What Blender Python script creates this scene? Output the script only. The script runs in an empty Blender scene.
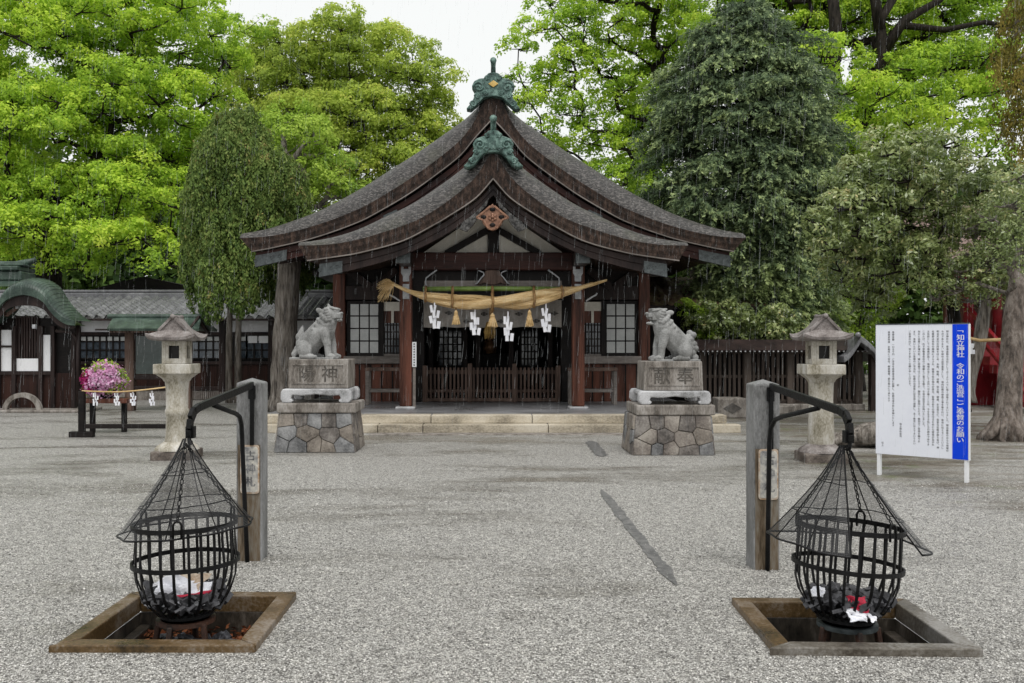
import bpy, bmesh, math, random
import numpy as np
from mathutils import Vector, Matrix
C = bpy.context.scene.collection
SC = bpy.context.scene
R = math.radians
random.seed(7); rng = np.random.default_rng(7)

# ------------------------------------------------------------ camera, sky, sun, exposure
F = 945.0; CX = 490.0; HY = 345.0; EYE = 1.6        # focal length in pixels, vanishing point, eye height
cam = bpy.data.cameras.new('camera'); camo = bpy.data.objects.new('camera', cam); C.objects.link(camo)
camo.location = (0, 0, EYE); camo.rotation_euler = (R(90), 0, 0)
cam.sensor_width = 36; cam.lens = F * 36 / 1024; cam.shift_x = (512 - CX) / 1024; cam.shift_y = (HY - 341.5) / 1024
cam.clip_start = 0.1; cam.clip_end = 3000
SC.camera = camo
SUN_EL, SUN_ROT = R(62), R(200)
wd = bpy.data.worlds.new('World'); SC.world = wd; wd.use_nodes = True
nt = wd.node_tree; nt.nodes.clear()
sky = nt.nodes.new('ShaderNodeTexSky'); sky.sky_type = 'NISHITA'; sky.sun_disc = False
sky.sun_elevation = SUN_EL; sky.sun_rotation = SUN_ROT; sky.dust_density = 4; sky.air_density = 1.0; sky.ozone_density = 1
hsv = nt.nodes.new('ShaderNodeHueSaturation'); hsv.inputs['Saturation'].default_value = 0.06
mixw = nt.nodes.new('ShaderNodeMix'); mixw.data_type = 'RGBA'; mixw.inputs[0].default_value = 0.9
mixw.inputs[7].default_value = (7.3, 7.45, 7.4, 1)       # the even cloud deck that covers most of the clear-sky gradient
bg = nt.nodes.new('ShaderNodeBackground'); bg.inputs[1].default_value = 0.11
wo = nt.nodes.new('ShaderNodeOutputWorld')
nt.links.new(sky.outputs[0], hsv.inputs['Color']); nt.links.new(hsv.outputs[0], mixw.inputs[6])
nt.links.new(mixw.outputs[2], bg.inputs[0]); nt.links.new(bg.outputs[0], wo.inputs[0])
sl = bpy.data.lights.new('sun', 'SUN'); sl.energy = 1.5; sl.angle = R(35); sl.color = (1, 0.97, 0.93)
slo = bpy.data.objects.new('sun', sl); C.objects.link(slo)
slo.rotation_euler = (R(90) - SUN_EL, 0, R(15))
vs = SC.view_settings; vs.view_transform = 'Standard'; vs.look = 'None'; vs.gamma = 1; vs.use_curve_mapping = False
vs.exposure = 0.32
SC.cycles.max_bounces = 8; SC.cycles.diffuse_bounces = 5; SC.cycles.glossy_bounces = 2
SC.cycles.transmission_bounces = 3; SC.cycles.transparent_max_bounces = 12

# ------------------------------------------------------------ helpers
def W(px, py, D): return Vector(((px - CX) / F * D, D, EYE + (HY - py) / F * D))
def ZY(py, D): return EYE + (HY - py) / F * D
def XP(px, D): return (px - CX) / F * D
def lerp(a, b, t): return a + (b - a) * t
def interp(pts, x):
    return float(np.interp(x, [p[0] for p in pts], [p[1] for p in pts]))
def smooth_interp(pts, x):
    xs = [p[0] for p in pts]; ys = [p[1] for p in pts]
    if x <= xs[0]: return ys[0]
    if x >= xs[-1]: return ys[-1]
    i = int(np.searchsorted(xs, x)) - 1; i = max(0, min(i, len(xs) - 2))
    def m(k):
        if k == 0: return (ys[1] - ys[0]) / (xs[1] - xs[0])
        if k == len(xs) - 1: return (ys[-1] - ys[-2]) / (xs[-1] - xs[-2])
        return (ys[k + 1] - ys[k - 1]) / (xs[k + 1] - xs[k - 1])
    h = xs[i + 1] - xs[i]; t = (x - xs[i]) / h
    return (2*t**3 - 3*t**2 + 1)*ys[i] + (t**3 - 2*t**2 + t)*h*m(i) + (-2*t**3 + 3*t**2)*ys[i+1] + (t**3 - t**2)*h*m(i+1)

def tag(o, label=None, cat=None, group=None, kind=None):
    if label: o['label'] = label
    if cat: o['category'] = cat
    if group: o['group'] = group
    if kind: o['kind'] = kind
    return o
def thing(name, label, cat, loc=(0, 0, 0), rz=0, group=None):
    o = bpy.data.objects.new(name, None); C.objects.link(o); o.empty_display_size = 0.1
    o.location = loc; o.rotation_euler = (0, 0, rz)
    return tag(o, label, cat, group)
def copy_tree(o, parent=None):
    c = o.copy(); C.objects.link(c)
    if parent: c.parent = parent
    for ch in list(o.children): copy_tree(ch, c)
    return c
def wloc(o):
    v = Vector((0, 0, 0))
    while o: v += o.location; o = o.parent
    return v

class MB:
    def __init__(s): s.v = []; s.f = []
    def add(s, vs_, fs):
        b = len(s.v); s.v += [tuple(v) for v in vs_]; s.f += [tuple(i + b for i in f) for f in fs]; return s
    def box(s, x0, x1, y0, y1, z0, z1):
        return s.add([(x0,y0,z0),(x1,y0,z0),(x1,y1,z0),(x0,y1,z0),(x0,y0,z1),(x1,y0,z1),(x1,y1,z1),(x0,y1,z1)],
                     [(0,3,2,1),(4,5,6,7),(0,1,5,4),(1,2,6,5),(2,3,7,6),(3,0,4,7)])
    def rbox(s, c, size, rz=0, rx=0, ry=0):
        m = Matrix.Rotation(rz, 3, 'Z') @ Matrix.Rotation(rx, 3, 'X') @ Matrix.Rotation(ry, 3, 'Y')
        hx, hy, hz = size[0]/2, size[1]/2, size[2]/2; c = Vector(c)
        vs_ = [c + m @ Vector(p) for p in [(-hx,-hy,-hz),(hx,-hy,-hz),(hx,hy,-hz),(-hx,hy,-hz),(-hx,-hy,hz),(hx,-hy,hz),(hx,hy,hz),(-hx,hy,hz)]]
        return s.add(vs_, [(0,3,2,1),(4,5,6,7),(0,1,5,4),(1,2,6,5),(2,3,7,6),(3,0,4,7)])
    def bar(s, a, b, w, h):
        a = Vector(a); b = Vector(b); d = (b - a); L = d.length; d.normalize()
        up = Vector((0,0,1)) if abs(d.z) < 0.95 else Vector((0,1,0))
        x = d.cross(up).normalized(); y = x.cross(d).normalized()
        vs_ = [p + x*sx*w/2 + y*sy*h/2 for p in (a, b) for sx, sy in ((-1,-1),(1,-1),(1,1),(-1,1))]
        return s.add(vs_, [(3,2,1,0),(4,5,6,7),(0,1,5,4),(1,2,6,5),(2,3,7,6),(3,0,4,7)])
    def tube(s, pts, r, n=8, cap=True):
        pts = [Vector(p) for p in pts]; k = len(pts)
        rs = [r]*k if isinstance(r, (int, float)) else list(r)
        b = len(s.v); prev = None
        for i, p in enumerate(pts):
            d = (pts[min(i+1, k-1)] - pts[max(i-1, 0)])
            if d.length < 1e-9: d = Vector((0,0,1))
            d.normalize()
            if prev is None:
                up = Vector((0,0,1)) if abs(d.z) < 0.9 else Vector((1,0,0))
                x = d.cross(up).normalized()
            else:
                x = (prev - d * prev.dot(d)); x = x.normalized() if x.length > 1e-6 else d.orthogonal().normalized()
            prev = x; y = d.cross(x)
            for j in range(n):
                a = 2*math.pi*j/n
                s.v.append(tuple(p + (x*math.cos(a) + y*math.sin(a))*rs[i]))
        for i in range(k-1):
            for j in range(n):
                s.f.append((b+i*n+j, b+i*n+(j+1) % n, b+(i+1)*n+(j+1) % n, b+(i+1)*n+j))
        if cap:
            s.f.append(tuple(b+j for j in reversed(range(n)))); s.f.append(tuple(b+(k-1)*n+j for j in range(n)))
        return s
    def lathe(s, prof, n=24, c=(0,0,0), rot=0, sy=1.0):
        b = len(s.v)
        for (r, z) in prof:
            for j in range(n):
                a = 2*math.pi*j/n + rot
                s.v.append((c[0]+r*math.cos(a), c[1]+r*math.sin(a)*sy, c[2]+z))
        for i in range(len(prof)-1):
            for j in range(n):
                s.f.append((b+i*n+j, b+i*n+(j+1) % n, b+(i+1)*n+(j+1) % n, b+(i+1)*n+j))
        s.f.append(tuple(b+j for j in reversed(range(n)))); m = b+(len(prof)-1)*n
        s.f.append(tuple(m+j for j in range(n)))
        return s
    def prism(s, poly, y0, y1):          # (x, z) outline extruded along y
        n = len(poly); b = len(s.v)
        s.v += [(x, y0, z) for x, z in poly] + [(x, y1, z) for x, z in poly]
        s.f.append(tuple(range(b, b+n))); s.f.append(tuple(reversed(range(b+n, b+2*n))))
        for i in range(n):
            j = (i+1) % n; s.f.append((b+j, b+i, b+n+i, b+n+j))
        return s
    def grid(s, rows):
        b = len(s.v); m = len(rows[0])
        for r in rows: s.v += [tuple(p) for p in r]
        for i in range(len(rows)-1):
            for j in range(m-1):
                s.f.append((b+i*m+j, b+i*m+j+1, b+(i+1)*m+j+1, b+(i+1)*m+j))
        return s
    def sphere(s, c, r, n=12, m=8, sc=(1,1,1), rot=None):
        vs_ = []; c = Vector(c)
        for i in range(1, m):
            t = math.pi*i/m
            for j in range(n):
                a = 2*math.pi*j/n
                p = Vector((math.sin(t)*math.cos(a)*sc[0], math.sin(t)*math.sin(a)*sc[1], math.cos(t)*sc[2]))*r
                if rot: p = rot @ p
                vs_.append(c + p)
        top = Vector((0,0,sc[2]))*r; 
        if rot: top = rot @ top
        vs_ += [c + top, c - top]; T = len(vs_)-2; fs = []
        for i in range(m-2):
            for j in range(n):
                fs.append((i*n+j, (i+1)*n+j, (i+1)*n+(j+1) % n, i*n+(j+1) % n))
        for j in range(n):
            fs.append((T, j, (j+1) % n)); fs.append((T+1, (m-2)*n+(j+1) % n, (m-2)*n+j))
        return s.add(vs_, fs)
    def build(s, name, m, parent=None, smooth=False, bev=0, local=False, segs=2, fixn=False, auto=None):
        off = Vector((0,0,0)) if (local or parent is None) else wloc(parent)
        me = bpy.data.meshes.new(name)
        me.from_pydata([(v[0]-off.x, v[1]-off.y, v[2]-off.z) for v in s.v], [], s.f)
        if fixn:
            bm = bmesh.new(); bm.from_mesh(me); bmesh.ops.recalc_face_normals(bm, faces=bm.faces); bm.to_mesh(me); bm.free()
        me.materials.append(m)
        if smooth or auto:
            me.polygons.foreach_set('use_smooth', [True]*len(me.polygons))
            if auto: me.set_sharp_from_angle(angle=R(auto))
        o = bpy.data.objects.new(name, me); C.objects.link(o)
        if parent: o.parent = parent
        if bev:
            b = o.modifiers.new('bevel', 'BEVEL'); b.width = bev; b.segments = segs; b.limit_method = 'ANGLE'; b.angle_limit = R(35)
        return o

def applied(o):                       # bake an object's modifiers into its mesh
    d = bpy.context.evaluated_depsgraph_get(); d.update()
    me = bpy.data.meshes.new_from_object(o.evaluated_get(d)); old = o.data
    o.modifiers.clear(); o.data = me; me.name = old.name
    return o

# ------------------------------------------------------------ materials
def nodes_of(name):
    m = bpy.data.materials.new(name); m.use_nodes = True
    return m, m.node_tree, m.node_tree.nodes['Principled BSDF'], m.node_tree.nodes['Material Output']
def N(nt, t, **kw):
    n = nt.nodes.new(t)
    for k, v in kw.items(): setattr(n, k, v)
    return n
def ramp(nt, stops):
    r = N(nt, 'ShaderNodeValToRGB'); e = r.color_ramp.elements
    while len(e) < len(stops): e.new(0.5)
    for el, (p, c) in zip(e, stops): el.position = p; el.color = (*c, 1) if len(c) == 3 else c
    return r
def mat(name, c1, c2, scale=4, rough=0.6, bump=0.2, fine=30, stretch=(1,1,1), spec=0.4, metallic=0, c3=None, lo=0.40, hi=0.61, finemix=0.35, rough2=None, dist=0.01):
    m, nt, p, out = nodes_of(name)
    tc = N(nt, 'ShaderNodeTexCoord'); mp = N(nt, 'ShaderNodeMapping'); mp.inputs['Scale'].default_value = stretch
    nt.links.new(tc.outputs['Object'], mp.inputs[0])
    n1 = N(nt, 'ShaderNodeTexNoise'); n1.inputs['Scale'].default_value = scale; n1.inputs['Detail'].default_value = 6; n1.inputs['Roughness'].default_value = 0.6
    n2 = N(nt, 'ShaderNodeTexNoise'); n2.inputs['Scale'].default_value = fine; n2.inputs['Detail'].default_value = 5; n2.inputs['Roughness'].default_value = 0.65
    nt.links.new(mp.outputs[0], n1.inputs[0]); nt.links.new(mp.outputs[0], n2.inputs[0])
    mx = N(nt, 'ShaderNodeMath', operation='MULTIPLY_ADD'); mx.inputs[1].default_value = finemix
    nt.links.new(n2.outputs[0], mx.inputs[0])
    sc = N(nt, 'ShaderNodeMath', operation='MULTIPLY'); sc.inputs[1].default_value = 1 - finemix
    nt.links.new(n1.outputs[0], sc.inputs[0]); nt.links.new(sc.outputs[0], mx.inputs[2])
    st = [(lo, c1), (hi, c2)] if c3 is None else [(lo, c1), ((lo+hi)/2, c2), (hi, c3)]
    r = ramp(nt, st); nt.links.new(mx.outputs[0], r.inputs[0]); nt.links.new(r.outputs[0], p.inputs['Base Color'])
    p.inputs['Roughness'].default_value = rough; p.inputs['Metallic'].default_value = metallic; p.inputs['Specular IOR Level'].default_value = spec
    if rough2 is not None:
        rr = N(nt, 'ShaderNodeMapRange'); rr.inputs[1].default_value = 0.35; rr.inputs[2].default_value = 0.65; rr.inputs[3].default_value = rough; rr.inputs[4].default_value = rough2
        nt.links.new(n1.outputs[0], rr.inputs[0]); nt.links.new(rr.outputs[0], p.inputs['Roughness'])
    if bump:
        b = N(nt, 'ShaderNodeBump'); b.inputs['Strength'].default_value = bump; b.inputs['Distance'].default_value = dist
        nt.links.new(n2.outputs[0], b.inputs['Height']); nt.links.new(b.outputs[0], p.inputs['Normal'])
    return m
M = {}
M['granite'] = mat('weathered_granite', (0.16,0.15,0.14), (0.40,0.39,0.37), 3, 0.7, 0.5, 60, c3=(0.52,0.51,0.49), lo=0.385, hi=0.615)
M['granite_dark'] = mat('dark_stained_granite', (0.045,0.036,0.030), (0.13,0.105,0.09), 5, 0.6, 0.5, 50, c3=(0.24,0.21,0.18), lo=0.385, hi=0.62)
M['faded_ink'] = mat('faded_black_print', (0.06,0.06,0.065), (0.30,0.30,0.30), 22, 0.5, 0.0, 20)
M['granite_pale'] = mat('pale_granite', (0.19,0.19,0.19), (0.40,0.40,0.41), 4, 0.6, 0.4, 70, c3=(0.54,0.54,0.55), lo=0.385, hi=0.61)
M['granite_statue'] = mat('carved_granite', (0.115,0.115,0.11), (0.235,0.235,0.23), 4, 0.7, 0.4, 60, c3=(0.345,0.345,0.34), lo=0.385, hi=0.61)
M['granite_brown'] = mat('stained_granite', (0.085,0.072,0.06), (0.215,0.192,0.17), 6, 0.6, 0.5, 60, stretch=(1,1,0.3), c3=(0.35,0.325,0.30), lo=0.385, hi=0.61)
M['granite_lichen'] = mat('lichened_granite', (0.17,0.15,0.10), (0.40,0.37,0.31), 5, 0.75, 0.5, 55, stretch=(1,1,0.5), c3=(0.56,0.54,0.50), lo=0.38, hi=0.61)
M['roof_stone'] = mat('lantern_cap_stone', (0.07,0.06,0.056), (0.19,0.165,0.155), 5, 0.55, 0.4, 50, c3=(0.32,0.295,0.285), lo=0.385, hi=0.615)
M['step_stone'] = mat('yellowish_step_stone', (0.22,0.19,0.145), (0.46,0.405,0.315), 2, 0.6, 0.35, 45, stretch=(0.6,1,1), c3=(0.58,0.53,0.44), lo=0.385, hi=0.61)
M['floor_stone'] = mat('wet_platform_floor', (0.13,0.13,0.135), (0.24,0.24,0.25), 1.2, 0.25, 0.1, 40, rough2=0.5)
M['rubble'] = mat('rubble_stone', (0.075,0.062,0.054), (0.18,0.155,0.135), 3.0, 0.65, 0.6, 35, c3=(0.31,0.28,0.245), lo=0.385, hi=0.615)
M['mortar'] = mat('dark_mortar', (0.05,0.046,0.042), (0.12,0.11,0.10), 8, 0.8, 0.4, 40)
M['post_stone'] = mat('grey_post_stone', (0.085,0.085,0.083), (0.20,0.20,0.20), 3, 0.5, 0.35, 80, stretch=(1,1,0.3), c3=(0.32,0.32,0.325), lo=0.385, hi=0.615)
M['rust_stain'] = mat('rust_stained_stone', (0.045,0.030,0.016), (0.13,0.095,0.06), 5, 0.5, 0.3, 40, stretch=(1.6,1.6,0.25), c3=(0.20,0.18,0.15), lo=0.385, hi=0.615)
M['kerb'] = mat('wet_brown_kerb', (0.030,0.020,0.008), (0.115,0.070,0.028), 2.5, 0.26, 0.3, 50, c3=(0.22,0.185,0.15), lo=0.385, hi=0.63, rough2=0.55)
M['kerb_grey'] = mat('wet_grey_kerb', (0.045,0.036,0.026), (0.13,0.115,0.095), 3, 0.28, 0.3, 50, c3=(0.26,0.25,0.235), lo=0.385, hi=0.615, rough2=0.55)
M['pit_wall'] = mat('sooty_pit_wall', (0.010,0.009,0.008), (0.055,0.046,0.036), 5, 0.35, 0.5, 30, stretch=(1,1,0.4), c3=(0.16,0.14,0.12), lo=0.39, hi=0.66)
M['iron'] = mat('black_wet_iron', (0.004,0.004,0.004), (0.010,0.010,0.011), 8, 0.42, 0.5, 60, spec=0.16)
M['iron_rust'] = mat('rusty_iron', (0.02,0.014,0.012), (0.09,0.04,0.025), 8, 0.5, 0.4, 60)
M['dark_wood'] = mat('dark_wet_timber', (0.014,0.010,0.010), (0.045,0.030,0.027), 3, 0.42, 0.25, 30, stretch=(1,1,0.12), spec=0.16)
M['black_wood'] = mat('old_black_timber', (0.006,0.005,0.005), (0.018,0.014,0.013), 3, 0.5, 0.2, 30, stretch=(0.3,1,1), spec=0.16)
M['red_wood'] = mat('red_brown_timber', (0.030,0.013,0.010), (0.105,0.042,0.028), 4, 0.38, 0.25, 40, stretch=(1.5,1.5,0.08), c3=(0.155,0.058,0.038), lo=0.39, hi=0.63, spec=0.16)
M['red_beam'] = mat('red_brown_beam', (0.020,0.009,0.008), (0.060,0.022,0.017), 4, 0.42, 0.2, 40, stretch=(0.1,1,1), spec=0.16)
M['brown_wood'] = mat('weathered_brown_wood', (0.045,0.028,0.022), (0.15,0.10,0.08), 4, 0.5, 0.25, 40, stretch=(1,1,0.1), spec=0.16)
M['grey_wood'] = mat('silvered_wood', (0.10,0.085,0.075), (0.24,0.21,0.19), 4, 0.5, 0.25, 40, stretch=(0.15,1,0.6))
M['fence_wood'] = mat('weathered_fence_wood', (0.035,0.026,0.022), (0.10,0.08,0.068), 4, 0.55, 0.3, 40, stretch=(1,1,0.1), spec=0.16)
M['plaster'] = mat('old_white_plaster', (0.60,0.57,0.50), (0.80,0.76,0.68), 3, 0.7, 0.1, 40)
M['white_wall'] = mat('white_plaster_wall', (0.78,0.78,0.80), (0.90,0.90,0.92), 2, 0.7, 0.08, 40, stretch=(1,1,0.3))
M['paper'] = mat('window_paper', (0.43,0.44,0.44), (0.56,0.57,0.56), 3, 0.5, 0.05, 30)
M['glass'] = mat('dark_window_glass', (0.03,0.04,0.05), (0.12,0.14,0.17), 1.2, 0.08, 0.0, 10, spec=0.8)
M['copper'] = mat('verdigris_copper', (0.014,0.028,0.024), (0.075,0.14,0.12), 9, 0.5, 0.8, 40, c3=(0.20,0.31,0.27), lo=0.385, hi=0.615)
M['copper_roof'] = mat('green_copper_roof', (0.018,0.032,0.026), (0.042,0.068,0.053), 3, 0.4, 0.15, 30, c3=(0.09,0.135,0.105), lo=0.39, hi=0.63)
M['metal_grey'] = mat('tarnished_grey_metal', (0.025,0.032,0.034), (0.075,0.09,0.093), 12, 0.4, 0.5, 30, spec=0.6)
M['pale_metal'] = mat('pale_bracket_plate', (0.30,0.31,0.33), (0.50,0.51,0.53), 6, 0.4, 0.2, 40)
M['gold'] = mat('tarnished_gilding', (0.22,0.10,0.05), (0.50,0.28,0.14), 18, 0.35, 0.4, 50, metallic=0.35)
M['bronze'] = mat('pinkish_bronze', (0.14,0.065,0.04), (0.36,0.19,0.12), 14, 0.35, 0.2, 50, metallic=0.2)
M['gold_bright'] = mat('gilded_crest', (0.50,0.33,0.10), (0.68,0.47,0.17), 10, 0.3, 0.1, 50, metallic=0.5)
M['straw'] = mat('rice_straw', (0.30,0.18,0.06), (0.66,0.46,0.22), 5, 0.7, 0.9, 60, stretch=(0.25,2.5,2.5), c3=(0.82,0.64,0.37), lo=0.36, hi=0.61)
M['straw_dark'] = mat('brown_straw_cord', (0.16,0.085,0.03), (0.34,0.20,0.08), 12, 0.8, 0.4, 60)
M['white_paper'] = mat('white_folded_paper', (0.78,0.79,0.85), (0.88,0.88,0.92), 6, 0.7, 0.0, 30)
M['bamboo'] = mat('green_bamboo', (0.10,0.17,0.03), (0.22,0.31,0.08), 4, 0.4, 0.1, 40)
M['curtain'] = mat('grey_curtain_cloth', (0.26,0.24,0.22), (0.36,0.335,0.31), 5, 0.85, 0.1, 40)
M['curtain_mark'] = mat('dark_curtain_crest', (0.05,0.045,0.042), (0.08,0.072,0.066), 10, 0.85, 0.0, 40)
M['sign_white'] = mat('white_sign_panel', (0.74,0.76,0.84), (0.78,0.80,0.87), 2, 0.35, 0.0, 20)
M['sign_blue'] = mat('blue_sign_band', (0.004,0.050,0.66), (0.006,0.058,0.72), 2, 0.6, 0.0, 20, spec=0.1)
M['ink'] = mat('black_print', (0.05,0.05,0.055), (0.07,0.07,0.075), 9, 0.5, 0.0, 20)
M['white_paint'] = mat('white_paint', (0.72,0.73,0.75), (0.80,0.81,0.83), 3, 0.4, 0.05, 30)
M['enamel'] = mat('chipped_enamel_plate', (0.16,0.16,0.17), (0.40,0.39,0.37), 14, 0.4, 0.3, 50, c3=(0.62,0.59,0.52), lo=0.36, hi=0.62)
M['enamel_rim'] = mat('enamel_plate_rim', (0.34,0.20,0.10), (0.62,0.57,0.50), 10, 0.5, 0.3, 50)
M['red_paint'] = mat('dark_vermilion_paint', (0.15,0.007,0.011), (0.25,0.014,0.02), 3, 0.4, 0.1, 30)
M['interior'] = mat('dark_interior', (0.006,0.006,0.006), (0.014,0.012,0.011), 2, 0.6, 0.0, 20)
M['ash'] = mat('ash_and_char', (0.01,0.01,0.012), (0.06,0.06,0.07), 20, 0.7, 0.5, 60, c3=(0.28,0.29,0.32), lo=0.35, hi=0.7)
M['leaf_litter'] = mat('wet_leaf_litter', (0.10,0.025,0.012), (0.28,0.09,0.04), 6, 0.5, 0.0, 30)
M['red_paper'] = mat('red_printed_paper', (0.45,0.02,0.05), (0.55,0.03,0.07), 6, 0.6, 0.0, 30)
M['paper_grey'] = mat('damp_charred_paper', (0.02,0.02,0.022), (0.10,0.10,0.11), 12, 0.6, 0.2, 40)
M['bark'] = mat('grey_bark', (0.045,0.037,0.031), (0.19,0.165,0.14), 6, 0.8, 1.0, 14, stretch=(2.2,2.2,0.3), c3=(0.34,0.31,0.28), lo=0.385, hi=0.615, dist=0.05)
M['bark_dark'] = mat('dark_wet_bark', spec=0.1, c1=(0.008,0.0065,0.005), c2=(0.034,0.028,0.022), scale=6, rough=0.7, bump=0.8, fine=14, stretch=(2,2,0.4), dist=0.04)
M['bark_pale'] = mat('pale_mottled_bark', (0.05,0.04,0.033), (0.155,0.125,0.105), 5, 0.8, 1.0, 16, stretch=(1.5,1.5,0.6), c3=(0.29,0.25,0.22), lo=0.385, hi=0.615, dist=0.04)
M['dirt'] = mat('bare_damp_soil', (0.06,0.05,0.035), (0.15,0.125,0.095), 2, 0.5, 0.4, 30, c3=(0.09,0.11,0.03), lo=0.39, hi=0.63)
M['leaf_roof'] = mat('leaf_covered_roof', (0.05,0.032,0.018), (0.20,0.13,0.08), 9, 0.8, 0.8, 40, c3=(0.16,0.18,0.04), lo=0.39, hi=0.63, dist=0.04)
M['pink_roof'] = mat('pinkish_bark_roof', (0.13,0.085,0.075), (0.27,0.19,0.17), 6, 0.8, 0.5, 40)

def bark_roof_mat():                   # cypress bark thatch: dark grey, fine courses, wet glints painted as pale speckle
    m, nt, p, out = nodes_of('cypress_bark_thatch')
    tc = N(nt, 'ShaderNodeTexCoord')
    n1 = N(nt, 'ShaderNodeTexNoise'); n1.inputs['Scale'].default_value = 16; n1.inputs['Detail'].default_value = 8; n1.inputs['Roughness'].default_value = 0.75
    n2 = N(nt, 'ShaderNodeTexVoronoi'); n2.inputs['Scale'].default_value = 24
    mp = N(nt, 'ShaderNodeMapping'); mp.inputs['Scale'].default_value = (1, 0.6, 2.2)
    nt.links.new(tc.outputs['Object'], mp.inputs[0]); nt.links.new(mp.outputs[0], n2.inputs[0]); nt.links.new(tc.outputs['Object'], n1.inputs[0])
    sep = N(nt, 'ShaderNodeSeparateColor'); nt.links.new(n2.outputs['Color'], sep.inputs[0])
    ad = N(nt, 'ShaderNodeMath', operation='MULTIPLY_ADD'); ad.inputs[1].default_value = 0.42; nt.links.new(sep.outputs[0], ad.inputs[0])
    m2 = N(nt, 'ShaderNodeMath', operation='MULTIPLY'); m2.inputs[1].default_value = 0.58; nt.links.new(n1.outputs[0], m2.inputs[0]); nt.links.new(m2.outputs[0], ad.inputs[2])
    r = ramp(nt, [(0.26,(0.009,0.0078,0.007)), (0.5,(0.033,0.029,0.027)), (0.76,(0.145,0.132,0.124))])
    nt.links.new(ad.outputs[0], r.inputs[0])
    n3 = N(nt, 'ShaderNodeTexNoise'); n3.inputs['Scale'].default_value = 1.1; n3.inputs['Detail'].default_value = 3
    nt.links.new(tc.outputs['Object'], n3.inputs[0])
    r3 = ramp(nt, [(0.55,(0,0,0)), (0.72,(0.5,0.5,0.5))]); nt.links.new(n3.outputs[0], r3.inputs[0])
    mx = N(nt, 'ShaderNodeMix', data_type='RGBA'); mx.inputs[7].default_value = (0.06,0.062,0.035,1)
    nt.links.new(r3.outputs[0], mx.inputs[0]); nt.links.new(r.outputs[0], mx.inputs[6]); nt.links.new(mx.outputs[2], p.inputs['Base Color'])
    p.inputs['Roughness'].default_value = 0.5
    b = N(nt, 'ShaderNodeBump'); b.inputs['Strength'].default_value = 0.8; b.inputs['Distance'].default_value = 0.03
    nt.links.new(ad.outputs[0], b.inputs['Height']); nt.links.new(b.outputs[0], p.inputs['Normal'])
    return m
M['thatch'] = bark_roof_mat()
M['thatch_edge'] = mat('layered_bark_edge', (0.009,0.007,0.006), (0.033,0.021,0.016), 6, 0.5, 0.8, 30, stretch=(2.2,1,0.9), c3=(0.085,0.055,0.042), lo=0.385, hi=0.615, spec=0.16)

def leaf_mat(name, stops, trans=0.35, rough=0.6, spec=0.12):
    m, nt, p, out = nodes_of(name)
    a = N(nt, 'ShaderNodeAttribute'); a.attribute_name = 'tint'
    r = ramp(nt, stops); nt.links.new(a.outputs['Fac'], r.inputs[0])
    nt.links.new(r.outputs[0], p.inputs['Base Color']); p.inputs['Roughness'].default_value = rough; p.inputs['Specular IOR Level'].default_value = spec
    t = N(nt, 'ShaderNodeBsdfTranslucent'); nt.links.new(r.outputs[0], t.inputs[0])
    mx = N(nt, 'ShaderNodeMixShader'); mx.inputs[0].default_value = trans
    nt.links.new(p.outputs[0], mx.inputs[1]); nt.links.new(t.outputs[0], mx.inputs[2]); nt.links.new(mx.outputs[0], out.inputs[0])
    return m
LM = {
 'camphor': leaf_mat('camphor_leaves', [(0,(0.16,0.29,0.045)), (0.4,(0.37,0.56,0.065)), (0.75,(0.58,0.76,0.085)), (1,(0.70,0.80,0.13))], 0.45),
 'camphor_olive': leaf_mat('olive_camphor_leaves', [(0,(0.19,0.27,0.06)), (0.5,(0.42,0.54,0.09)), (0.85,(0.60,0.69,0.13)), (1,(0.68,0.66,0.18))], 0.45),
 'fresh': leaf_mat('fresh_green_leaves', [(0,(0.17,0.29,0.05)), (0.5,(0.36,0.52,0.07)), (1,(0.52,0.66,0.12))], 0.4),
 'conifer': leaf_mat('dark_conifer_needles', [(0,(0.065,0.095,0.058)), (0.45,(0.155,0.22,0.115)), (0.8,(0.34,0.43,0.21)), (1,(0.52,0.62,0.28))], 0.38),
 'juniper': leaf_mat('juniper_sprays', [(0,(0.07,0.125,0.036)), (0.5,(0.17,0.25,0.062)), (0.8,(0.27,0.33,0.095)), (1,(0.38,0.31,0.12))], 0.32),
 'glossy': leaf_mat('glossy_evergreen_leaves', [(0,(0.085,0.125,0.045)), (0.5,(0.24,0.31,0.10)), (0.85,(0.45,0.51,0.22)), (1,(0.60,0.52,0.24))], 0.34, 0.26, 0.8),
 'rusty': leaf_mat('rusty_cypress_sprays', [(0,(0.09,0.085,0.018)), (0.5,(0.22,0.19,0.04)), (1,(0.36,0.28,0.07))], 0.3),
 'woods': leaf_mat('dark_woodland_leaves', [(0,(0.03,0.06,0.018)), (0.6,(0.08,0.14,0.03)), (1,(0.15,0.24,0.045))], 0.25),
 'flower': leaf_mat('mixed_blossoms', [(0,(0.30,0.01,0.10)), (0.22,(0.40,0.03,0.16)), (0.3,(0.60,0.24,0.46)), (0.7,(0.72,0.42,0.62)), (1,(0.78,0.62,0.74))], 0.25),
 'litter': leaf_mat('fallen_leaf_litter', [(0,(0.05,0.02,0.012)), (0.5,(0.20,0.06,0.025)), (1,(0.34,0.14,0.06))], 0.1),
}

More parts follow.
